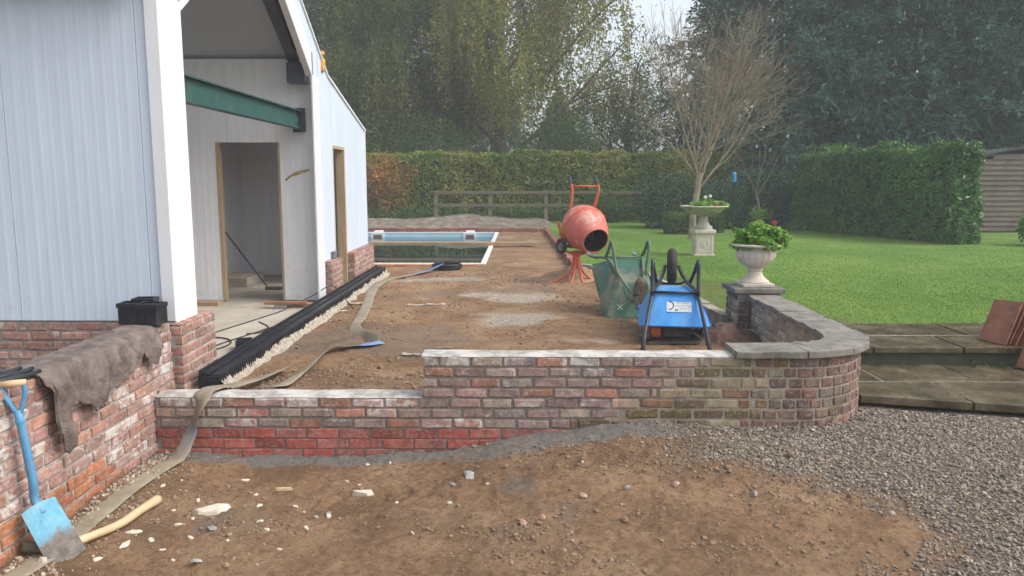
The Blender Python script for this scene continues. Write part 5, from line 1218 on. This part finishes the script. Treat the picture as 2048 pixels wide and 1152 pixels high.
small = [(-1.842, 4.959, .08, .045), (-1.624, 4.587, .05, .035), (-1.397, 4.582, .06, .03), (-1.53, 4.325, .055, .045), (-1.237, 4.247, .06, .03), (-2.188, 4.158, .12, .05), (-2.164, 3.997, .11, .05), (-1.854, 4.111, .05, .03), (-1.937, 4.342, .03, .02), (-1.834, 3.845, .04, .03), (-2.222, 3.825, .07, .04), (-1.061, 5.171, .05, .04), (-1.98, 4.26, .09, .035), (-.9, 5.16, .03, .02), (-1.15, 4.93, .06, .02), (-1.05, 4.85, .03, .02), (-1.15, 4.43, .06, .04), (-.42, 4.42, .04, .03), (-2.3, 4.75, .05, .03), (-1.32, 4.5, .03, .02), (-1.7, 4.75, .04, .02), (-2.05, 4.05, .07, .04), (-1.95, 3.98, .045, .03), (-2.1, 4.45, .06, .03), (-1.45, 4.2, .04, .03), (-.75, 4.5, .035, .025), (-.6, 4.1, .03, .02), (-.2, 4.6, .03, .02), (-2.02, 4.62, .05, .03), (-1.3, 3.95, .035, .02), (.4, 4.75, .03, .02), (-1.62, 4.05, .03, .025)]
for i, (x, y, l, w) in enumerate(small):
    shard('stone_fragment', 'small pale stone chip scattered on the soil before the wall', x, y, l, w, .009, i * 1.3, M_PALE, 40 + i, 'pale stone chips on the front soil')
M_FLINT = two('grey_flint', (.2, .19, .17), (.38, .36, .33), 10, .8, .4, .004)
for i, (x, y, l, w) in enumerate([(-1.23, 4.42, .05, .04), (-1.68, 3.792, .08, .05), (-.32, 4.776, .12, .07), (-.426, 4.694, .06, .04), (-1.765, 4.208, .06, .05), (1.34, 4.22, .06, .03), (-1.16, 4.46, .05, .04), (.62, 4.3, .05, .03)]):
    rock('stone_fragment', 'small grey stone lying in the trampled front soil', x, y, l, w, .03, i * .9, M_FLINT, 80 + i, 'grey stones on the front soil')
M_PINK = two('broken_brick', (.33, .17, .12), (.48, .32, .25), 14, .9, .5, .005, (.4, .38, .36), .5)
for i, (x, y, l, w, lab) in enumerate([(.367, 4.297, .065, .05, 'pinkish broken brick lump alone in the middle of the soil'), (.913, 4.337, .06, .05, 'pink broken brick chip near the gravel edge'), (.016, 4.008, .075, .045, 'grey and pink brick fragment beside a small red one'), (.126, 4.021, .045, .035, 'small red brick chip beside a larger grey one')]):
    rock('brick_fragment', lab, x, y, l, w, .045, i, M_PINK, 95 + i, cat='brick fragment')

V = ICO_V * np.array([.032, .03, .028]); mb = MB().add([tuple(p) for p in V], ICO_F); me = mb.mesh('soil_clod')
o = obj('soil_clod', me, bpy.data.materials['soil_crumb'], loc=(1.71, 4.72, float(ground_h(1.71, 4.72)) + .022)); sb = o.modifiers.new('s', 'SUBSURF'); sb.levels = sb.render_levels = 1
tag(o, 'round dark clod of earth at the gravel edge', 'clod')
M_HEAP = two('red_brown_heap', (.1, .055, .04), (.2, .12, .09), 8, .95, .8, .03, None, 0, 'World')
X, Y, F = grid(np.linspace(-.4, .35, 40), np.linspace(-.5, .4, 40)); rr = np.hypot(X / .38, Y / .45)
Z = .22 * np.clip(1 - rr, 0, 1) ** .8 * (1 + .5 * fbm(X * 7, Y * 7, 3, 88)) - .03
o = obj('soil_heap', fmesh('soil_heap', np.stack([X, Y, Z], 1), F, False), M_HEAP, loc=(2.12, 7.75, .39)); tag(o, 'dark reddish heap of soil against the pier and wall', 'soil heap', kind='structure')
o = MB().lathe([(.0, 0), (.055, 0), (.06, .02), (.06, .2), (.07, .22), (.03, .27), (0, .275)], 16, closed=True).build('bird_feeder', plain('blue_plastic', (.05, .3, .6), .4), smooth=False, loc=(6.0, 22.0, 1.95)); tag(o, 'small blue bird feeder hanging among the dark shrubs', 'bird feeder')
MB().tube([(0, 0, .27), (0, 0, .8)], .006, 5).build('hook', M_DARKSTEEL, o)
# ------------------------------------------------------------ vegetation
def unit(a): return a / (np.linalg.norm(a, axis=-1, keepdims=True) + 1e-9)
def box_hedge(parent, x0, x1, y0, y1, z0, z1, n, size, mat, faces='fltrk', bump=.12, core=.22, seed=0, asp=.55, topn=None):
    """leaves over the outside of a clipped block plus a dark twig-brown core that paints shade in the gaps"""
    r = np.random.default_rng(seed); A = {'f': (x1 - x0) * (z1 - z0), 'k': (x1 - x0) * (z1 - z0), 'l': (y1 - y0) * (z1 - z0), 'r': (y1 - y0) * (z1 - z0), 't': (x1 - x0) * (y1 - y0)}
    tot = sum(A[c] for c in faces); Ps = []; Ns = []
    for c in faces:
        k = int(n * A[c] / tot); u, v = r.random(k), r.random(k); X = x0 + (x1 - x0) * u; Yv = y0 + (y1 - y0) * u; Zv = z0 + (z1 - z0) * v; Y2 = y0 + (y1 - y0) * v
        if c == 'f': P = np.stack([X, 0 * X + y0, Zv], 1); N_ = [0, -1, 0]; q = (X, Zv)
        if c == 'k': P = np.stack([X, 0 * X + y1, Zv], 1); N_ = [0, 1, 0]; q = (X, Zv)
        if c == 'l': P = np.stack([0 * X + x0, Yv, Zv], 1); N_ = [-1, 0, 0]; q = (Yv, Zv)
        if c == 'r': P = np.stack([0 * X + x1, Yv, Zv], 1); N_ = [1, 0, 0]; q = (Yv, Zv)
        if c == 't': P = np.stack([X, Y2, 0 * X + z1], 1); N_ = [0, 0, 1]; q = (X, Y2)
        N_ = np.array(N_, float); off = bump * fbm(q[0] * 1.4, q[1] * 1.4, 3, seed) + bump * .6 * fbm(q[0] * 5, q[1] * 5, 2, seed + 1) - np.abs(r.normal(0, .10, k)) + .03
        Ps.append(P + N_ * off[:, None]); Ns.append(np.broadcast_to(N_, P.shape))
    P = np.concatenate(Ps); N_ = np.concatenate(Ns)
    leafobj('foliage', P, size * r.uniform(.6, 1.35, len(P)), mat, parent, nb=N_ + np.array([0, 0, .5]), nbw=.45, asp=asp)
    MB().box(x0 + core, x1 - core, y0 + core, y1 - core, z0, z1 - core).build('dark_twig_core', M_INNER, parent)  # solid dark filler, its colour stands for shade between the leaves
M_HEDGE = leafmat('beech_hedge_leaf', [(0, (0.089, 0.167, 0.032)), (0.4, (0.167, 0.260, 0.047)), (0.62, (0.277, 0.324, 0.066)), (0.8, (0.475, 0.396, 0.093)), (1, (0.634, 0.356, 0.093))], .55, .3, kr=.55)
M_HEDGE_O = leafmat('orange_hedge_leaf', [(0, (0.120, 0.120, 0.030)), (0.4, (0.336, 0.204, 0.048)), (0.75, (0.504, 0.240, 0.054)), (1, (0.600, 0.324, 0.096))], .8, .3)
M_LAUREL = leafmat('laurel_leaf', [(0, (0.037, 0.112, 0.025)), (0.45, (0.074, 0.199, 0.038)), (0.8, (0.125, 0.287, 0.055)), (1, (0.236, 0.415, 0.120))], .8, .22, .32, kr=.55, spec=.5)
M_DARKSHRUB = leafmat('dark_shrub_leaf', [(0, (0.025, 0.056, 0.034)), (0.5, (0.050, 0.104, 0.052)), (1, (0.100, 0.169, 0.073))], .7, .2, kr=.6)
M_BOXLEAF = leafmat('box_leaf', [(0, (0.042, 0.084, 0.020)), (0.5, (0.084, 0.154, 0.031)), (1, (0.182, 0.266, 0.063))], 2, .2)
M_BIRCH = leafmat('birch_leaf', [(0, (.12, .17, .05)), (.35, (.2, .25, .065)), (.55, (.33, .33, .09)), (.75, (.46, .4, .12)), (1, (.55, .44, .14))], .28, .5, kr=.5)
M_BIRCHG = leafmat('olive_tree_leaf', [(0, (.08, .125, .04)), (.5, (.13, .18, .05)), (.85, (.2, .22, .06)), (1, (.34, .29, .09))], .3, .5, kr=.5)
M_GREENTREE = leafmat('green_tree_leaf', [(0, (0.095, 0.169, 0.062)), (0.5, (0.163, 0.260, 0.087)), (0.85, (0.270, 0.364, 0.109)), (1, (0.540, 0.494, 0.155))], .35, .35, kr=.5)
M_CONIFER = leafmat('cypress_spray', [(0, (0.032, 0.081, 0.061)), (0.5, (0.059, 0.134, 0.092)), (0.85, (0.098, 0.199, 0.117)), (1, (0.148, 0.266, 0.148))], .45, .15, kr=.55)
M_BROWNLEAF = leafmat('dry_leaf', [(0, (.16, .085, .035)), (.5, (.26, .15, .06)), (1, (.36, .24, .1))], 1, .3)
M_WEED = leafmat('weed_leaf', [(0, (.035, .08, .02)), (.5, (.07, .14, .03)), (1, (.12, .2, .05))], 2, .3)

t = thing('beech_hedge', 'long clipped hedge turning yellow behind the rail fence', 'hedge', (0, 27.6, .5))
box_hedge(t, -9.5, 9.0, 0, 1.3, .0, 2.42, 66000, .105, M_HEDGE, 'ft', .17, .25, 3)
t = thing('orange_shrub', 'orange leaved shrub at the hedge end by the white building', 'shrub', (-5.0, 27.3, .55))
k = 3000; q = unit(rng.normal(size=(k, 3))) * (rng.random((k, 1)) ** .75); P = np.array([.2, 0, 1.35]) + q * np.array([1.05, .55, .95]) * (1.1 + .7 * fbm(q[:, 0] * 3, q[:, 2] * 3, 3, 4))[:, None]
leafobj('foliage', P, .1 * rng.uniform(.6, 1.3, k), M_HEDGE_O, t, nb=q, nbw=.4)
mb = MB()
for i in range(9): mb.tube([(.2 + random.uniform(-.15, .15), 0, 0), (.2 + random.uniform(-.7, .7), random.uniform(-.3, .3), 1.9)], [.02, .006], 5)
mb.build('stems', M_TWIG, t)
# weeds under the hedge
k = 7000; x = rng.uniform(-8, 4.5, k); y = rng.uniform(26.6, 27.5, k); P = np.stack([x, y, .62 + rng.random(k) * (.22 + .28 * (vnoise(x * 1.3, y, 5)))], 1)
tag(leafobj('weeds', P, .085 * rng.uniform(.5, 1.4, k), M_WEED, nb=np.array([[0, -.3, 1.]]), nbw=.5), 'low green weeds along the foot of the hedge', 'weeds', kind='stuff')

# laurel hedge: runs from the back corner towards the camera
t = thing('laurel_hedge', 'tall clipped glossy laurel hedge on the lawn', 'hedge', (10.12, 18.2, .48), R(17.2))
box_hedge(t, .0, .75, 0, 5.9, .0, 2.30, 30000, .125, M_LAUREL, 'fltr', .26, .25, 6, asp=.48)
k = 500; x = rng.uniform(.05, .75, k); y = rng.uniform(.2, 5.7, k); gate = vnoise(x * 2, y * 2.2, 9) > .62; x, y = x[gate], y[gate]
leafobj('top_shoots', np.stack([x, y, 2.3 + rng.random(len(x)) * .25], 1), .14, M_LAUREL, t, tdir=np.array([[0, 0, 1.]]), tw=.7, asp=.4)['kind'] = 'stuff'

def cloud(k, c, r, seed, lump=.25, p=.35):
    rg = np.random.default_rng(seed); q = unit(rg.normal(size=(k, 3))); rad = rg.random((k, 1)) ** p
    l = 1 + lump * fbm(q[:, 0] * 2.2 + seed, q[:, 2] * 2.2 + q[:, 1], 3, seed); P = np.array(c) + q * np.array(r) * rad * l[:, None]
    return P, q
def shrub(name, label, loc, c, r, k, size, mat, seed, group=None, floor=.02, asp=.55):
    t = thing(name, label, 'shrub', loc, group=group); P, q = cloud(k, c, r, seed); P[:, 2] = np.where(P[:, 2] < floor, np.abs(P[:, 2] - floor) * .6 + floor, P[:, 2])
    leafobj('foliage', P, size * rng.uniform(.6, 1.3, k), mat, t, nb=q + np.array([0, 0, .4]), nbw=.4, asp=asp)
    mb = MB(); rr = random.Random(seed)
    for i in range(7): mb.tube([(c[0] + rr.uniform(-.1, .1), c[1], 0), (c[0] + rr.uniform(-.6, .6) * r[0], c[1] + rr.uniform(-.5, .5) * r[1], c[2] + r[2] * .6)], [.022, .006], 5)
    mb.build('stems', M_TWIG, t); return t
for i, (x, y, rx, rz, lab) in enumerate([(4.6, 24.5, 1.1, .95, 'dark evergreen shrub behind the rail fence end'), (6.1, 24.2, 1.0, .85, 'dark evergreen shrub behind the wide stone bowl'), (7.4, 24.6, 1.1, .95, 'dark evergreen shrub below the bird feeder'), (8.6, 24.9, .9, 1.0, 'dark evergreen shrub against the laurel hedge'), (3.0, 26.9, .8, .7, 'green shrub growing through the fence rails')]):
    shrub('evergreen_shrub', lab, (x, y, .5), (0, 0, rz * .92), (rx, .8, rz), 5200, .095, M_DARKSHRUB if i < 4 else M_BOXLEAF, 200 + i)
for i, (x, y, w, lab) in enumerate([(4.55, 21.9, .43, 'clipped block of box beside the stone pedestal'), (5.35, 22.3, .38, 'clipped block of box behind the stone pedestal')]):
    t = thing('box_bush', lab, 'shrub', (x, y, .49)); box_hedge(t, -w, w, -w, w, 0, .56, 5000, .05, M_BOXLEAF, 'fltrk', .05, .1, 230 + i)
shrub('garden_plant', 'leafy green plant at the right edge below the shed', (12.0, 17.9, .48), (0, 0, .4), (.5, .5, .42), 1500, .11, M_LAUREL, 240)
k = 260; P, q = cloud(k, (0, 0, .1), (.4, .3, .3), 244, .8, .8); t = thing('young_shrub', 'small yellow green plant among the dark shrubs', 'shrub', (7.05, 23.0, .9)); leafobj('foliage', P, .08, M_GER, t); MB().tube([(0, 0, -.4), (0, 0, .2)], .01, 5).build('stems', M_TWIG, t)
k = 260; x = rng.uniform(4.0, 6.0, k); y = rng.uniform(6.7, 6.83, k); P = np.stack([x, y, .365 + rng.random(k) * .07 * vnoise(x * 6, y, 3)], 1)
tag(leafobj('step_weeds', P, .035, M_WEED), 'small weeds growing under the upper step', 'weeds', kind='stuff')

# ---- branches
def grow(segs, p, d, L, r, depth, rr, spread, up, ends, nkids=(3, 4), taper=.62, lshr=.72, bend=.12, kmin=.35):
    pts = [p]; n = 4; q = p.copy(); dd = d.copy()
    for i in range(n):
        dd = (dd + Vector((rr.gauss(0, bend), rr.gauss(0, bend), rr.gauss(0, bend) + up))).normalized(); q = q + dd * (L / n); pts.append(q.copy())
    segs.append((pts, [r * (1 - (1 - taper) * i / n) for i in range(n + 1)], depth))
    if depth == 0: ends.append((pts[-1], dd)); return
    for i in range(rr.randint(*nkids)):
        f = rr.uniform(kmin, 1.0); idx = min(n - 1, int(f * n)); b = pts[idx].lerp(pts[idx + 1], f * n - idx)
        a = rr.uniform(0, 6.283); o = dd.orthogonal().normalized(); o2 = dd.cross(o); nd = (dd + (o * math.cos(a) + o2 * math.sin(a)) * spread * rr.uniform(.6, 1.3)).normalized()
        grow(segs, b, nd, L * lshr * rr.uniform(.75, 1.15), r * (1 - (1 - taper) * f) * .62, depth - 1, rr, spread, up, ends, nkids, taper, lshr, bend, kmin)
    grow(segs, pts[-1], dd, L * lshr, r * taper, depth - 1, rr, spread, up, ends, nkids, taper, lshr, bend, kmin)
def segmesh(segs, minr=.004):
    mb = MB()
    for pts, rs_, dep in segs: mb.tube(pts, [max(minr, q) for q in rs_], 8 if dep >= 4 else (5 if dep >= 2 else 3), caps=False)
    return mb
# bare ornamental tree
t = thing('bare_tree', 'nearly leafless pale twiggy tree behind the stone bowl', 'tree', (4.42, 20.0, .48)); rr = random.Random(12); segs = []; ends = []
trunk = [Vector((0, 0, 0)), Vector((.02, 0, .6)), Vector((.1, 0, 1.2)), Vector((.16, 0, 1.7))]
segs.append((trunk, [.095, .085, .078, .075], 5))
for i in range(10):
    a = i * .628 + rr.uniform(-.2, .2); s = rr.uniform(.2, .8)
    grow(segs, Vector((.12, 0, 1.25 + .06 * i)), Vector((math.cos(a) * s + .1, math.sin(a) * s * .9, 1)).normalized(), rr.uniform(1.3, 1.85), .032, 4, rr, .72, .045, ends, (3, 3), .6, .68, .08)
segmesh([s for s in segs if s[2] >= 3], .005).build('trunk', M_TWIG, t, smooth=True)
segmesh([s for s in segs if s[2] < 3], .0042).build('twigs', M_TWIG, t)
P = np.array([tuple(e[0]) for e in ends]); P = P[rng.random(len(P)) < .12]; P = np.repeat(P, 2, 0) + rng.normal(0, .08, (len(P) * 2, 3))
leafobj('dry_leaves', P, .06, M_BROWNLEAF, t)
t = thing('sapling', 'thin pale forked sapling among the dark shrubs', 'tree', (7.15, 23.3, .48)); segs = []; ends = []; rr = random.Random(5)
segs.append(([Vector((0, 0, 0)), Vector((0, 0, .6)), Vector((-.12, 0, 1.1))], [.045, .04, .035], 5))
for d_ in (Vector((-.35, 0, 1)), Vector((.45, -.1, 1)), Vector((.1, .2, 1))): grow(segs, Vector((-.1, 0, 1.05)), d_.normalized(), 1.3, .026, 1, rr, .55, .03, ends, (2, 3), .6, .7, .07)
segmesh(segs, .006).build('trunk', M_BARK, t)

# ---- weeping birch: limbs and hanging strands of leaves
def weeping(name, label, loc, H, Rad, nstr, per, size, mat, seed, lean=0, zlow=3.2, depth=2, gap=None):
    t = thing(name, label, 'tree', loc); rr = random.Random(seed); rg = np.random.default_rng(seed); segs = []; ends = []
    tp = [Vector((lean * f + .15 * math.sin(f * 5 + seed), .1 * math.cos(f * 4), H * .8 * f)) for f in (0, .12, .25, .4, .55, .7, .85, 1)]
    segs.append((tp, [Rad * .05 * (1 - .88 * f) + .03 for f in (0, .12, .25, .4, .55, .7, .85, 1)], 6))
    for i in range(20):
        f = .22 + .75 * i / 20; idx = min(6, int(f * 7)); a = i * 2.4 + rr.uniform(-.4, .4); L = Rad * (1.05 - .55 * f) * rr.uniform(.8, 1.1)
        grow(segs, tp[idx].lerp(tp[idx + 1], f * 7 - idx), Vector((math.cos(a), math.sin(a), .75)).normalized(), L * .62, Rad * .018 * (1.2 - f), depth, rr, .6, -.02, ends, (2, 3), .6, .6, .1)
    segmesh(segs, .012).build('trunk', M_BARK, t)
    E_ = np.array([tuple(e[0]) for e in ends]); src = np.concatenate([E_] + [np.array([tuple(p) for p in s[0][2:]]) for s in segs if s[2] < 6])
    base = src[rg.integers(0, len(src), nstr)] + rg.normal(0, .35, (nstr, 3)); ln = rg.uniform(1.0, 3.4, nstr); ln = np.minimum(ln, np.maximum(base[:, 2] - zlow - rg.normal(0, .5, nstr), .4))
    ok = base[:, 2] > zlow - .5; base, ln = base[ok], ln[ok]; n = len(base)
    cnt = per; f = rg.random((n, cnt)); drift = rg.normal(0, .12, (n, 1, 2))
    P = base[:, None, :] + np.concatenate([drift * f[..., None] + rg.normal(0, .07, (n, cnt, 2)), -(f * ln[:, None])[..., None]], -1)
    P = P.reshape(-1, 3)
    if gap is not None: P = P[~gap(P + np.array(loc))]
    leafobj('crown', P, size * rg.uniform(.6, 1.3, len(P)), mat, t, tdir=np.array([[0, 0, -1.]]), tw=.45, asp=.62)
    return t
weeping('weeping_birch', 'tall weeping birch with yellowing leaves behind the hedge', (-.9, 33.5, .5), 14.5, 7.0, 3900, 26, .125, M_BIRCH, 2, .3, 3.6)
weeping('weeping_birch', 'green weeping tree beyond the hedge by the white building', (-7.2, 33.0, .5), 13.0, 5.8, 3600, 25, .13, M_BIRCHG, 5, -.4, 3.0)
weeping('sparse_tree', 'thin leaved tree with sky showing through, right of the birch', (4.9, 37.0, .5), 8.6, 3.6, 900, 16, .11, M_GREENTREE, 8, .5, 3.0)
for i, (x, y, rx, rz, lab) in enumerate([(-3.8, 31.0, 2.3, 1.9, 'leafy understorey bush behind the hedge below the birch'), (1.6, 31.2, 2.0, 1.6, 'leafy understorey bush behind the hedge right of the birch trunk'), (-7.6, 30.5, 2.2, 2.2, 'leafy understorey bush behind the orange shrub')]):
    shrub('leafy_bush', lab, (x, y, .5), (0, 0, 2.3 + .2 * i), (rx, 1.1, rz), 9000, .12, M_GREENTREE, 260 + i, floor=.3)

# ---- cypresses
def conifer_mesh(H, Rad, nb, seed, size=.16):
    rg = np.random.default_rng(seed); h = rg.random(nb) ** .9; a = rg.uniform(0, 6.283, nb)
    prof = np.interp(h, [0, .1, .35, .7, .9, 1], [.8, 1, .95, .62, .3, .06]); lump = 1 + .28 * np.sin(a * 4 + h * 23) * np.sin(h * 31 + a) + .1 * rg.normal(size=nb)
    r1 = Rad * prof * np.clip(lump, .5, 1.5)
    O = np.stack([np.cos(a), np.sin(a), 0 * a], 1); tips = O * r1[:, None]; tips[:, 2] = h * H + .6
    Ps = []; Ts = []
    for s in range(7):
        side = np.stack([-np.sin(a), np.cos(a), 0 * a], 1) * rg.normal(0, .5, (nb, 1)); d = unit(O * rg.uniform(.3, 1., (nb, 1)) + side + np.array([0, 0, 1.]) * rg.normal(-.05, .35, (nb, 1)))
        L = rg.uniform(.45, 1.2, (nb, 1)) * (.5 + .5 * prof[:, None])
        for k in range(9):
            f = (k + rg.random((nb, 1))) / 9
            P = tips - O * .55 + d * L * f + np.array([0, 0, -1.]) * (.28 * L * f * f) + rg.normal(0, .05, (nb, 3)); Ps.append(P); Ts.append(d + np.array([0, 0, -.5]) * f)
    P = np.concatenate(Ps); T = unit(np.concatenate(Ts)); V, F = leaves_to_mesh(P, size * rg.uniform(.6, 1.4, len(P)), asp=.42, tdir=T, tw=.75)
    return fmesh('crown', V, F)
CM = [conifer_mesh(15, 3.4, 1250, 61, .2), conifer_mesh(14, 3.0, 1050, 62, .2)]
for m_ in CM: m_.materials.append(M_CONIFER)
tk = MB().tube([(0, 0, 0), (.05, 0, 5), (0, .05, 10), (0, 0, 14.5)], [.32, .24, .12, .02], 8).tube([(0, .1, .5), (.7, .2, 4), (.8, .1, 9)], [.2, .15, .03], 7).mesh('trunk', smooth=True); tk.materials.append(two('dark_bark', (.05, .04, .032), (.1, .085, .07), 8, .95, .5, .02))
def conifer(label, x, y, k, rz, s=1.0, z=.45):
    t = thing('cypress_tree', label, 'tree', (x, y, z), rz, 'dark cypress trees beyond the lawn'); t.scale = (s, s, s)
    obj('trunk', tk, None, t); obj('crown', CM[k], None, t)
for i, (x, y, k, rz, s, lab) in enumerate([(9.6, 30.0, 0, .3, 1.0, 'broad dark cypress just right of the bare tree'), (13.6, 28.0, 1, 1.9, 1.05, 'dark cypress behind the laurel hedge'), (17.6, 27.5, 0, 3.1, 1.05, 'dark cypress behind the garden shed'), (21.5, 28.5, 1, 4.4, 1.1, 'dark cypress beyond the shed at the garden edge'), (12.0, 34.5, 0, 5.3, 1.15, 'tall dark cypress standing between the two front cypresses'), (17.0, 33.5, 1, 2.5, 1.2, 'tall dark cypress in the back row above the shed'), (23.5, 34, 0, .9, 1.2, 'tall dark cypress at the end of the back row'),
                                          (-11.6, 43, 0, 2.2, 1.15, 'distant dark cypress above the white building roof'), (-5.8, 46, 1, .8, 1.0, 'distant dark conifer behind the green weeping tree'), (-1.5, 47, 0, 4.0, .55, 'distant dark conifer behind the birch trunk'), (2.2, 45, 1, 1.2, .46, 'small distant conifer right of the birch')]):
    conifer(lab, x, y, k, rz, s)

# ------------------------------------------------------------ haze volume, added to veil and lighten the trees
hm = bpy.data.materials.new('thin_haze'); hm.use_nodes = True; ht = hm.node_tree; ht.nodes.clear()
pv = ht.nodes.new('ShaderNodeVolumePrincipled'); pv.inputs['Color'].default_value = (.86, .9, .96, 1); pv.inputs['Density'].default_value = HAZE
ho = ht.nodes.new('ShaderNodeOutputMaterial'); ht.links.new(pv.outputs[0], ho.inputs['Volume'])
tag(MB().box(-112, 112, -42, 132, -2.4, 22).build('haze', hm), 'thin pale haze added over the whole garden to lighten the trees', 'haze', kind='stuff')
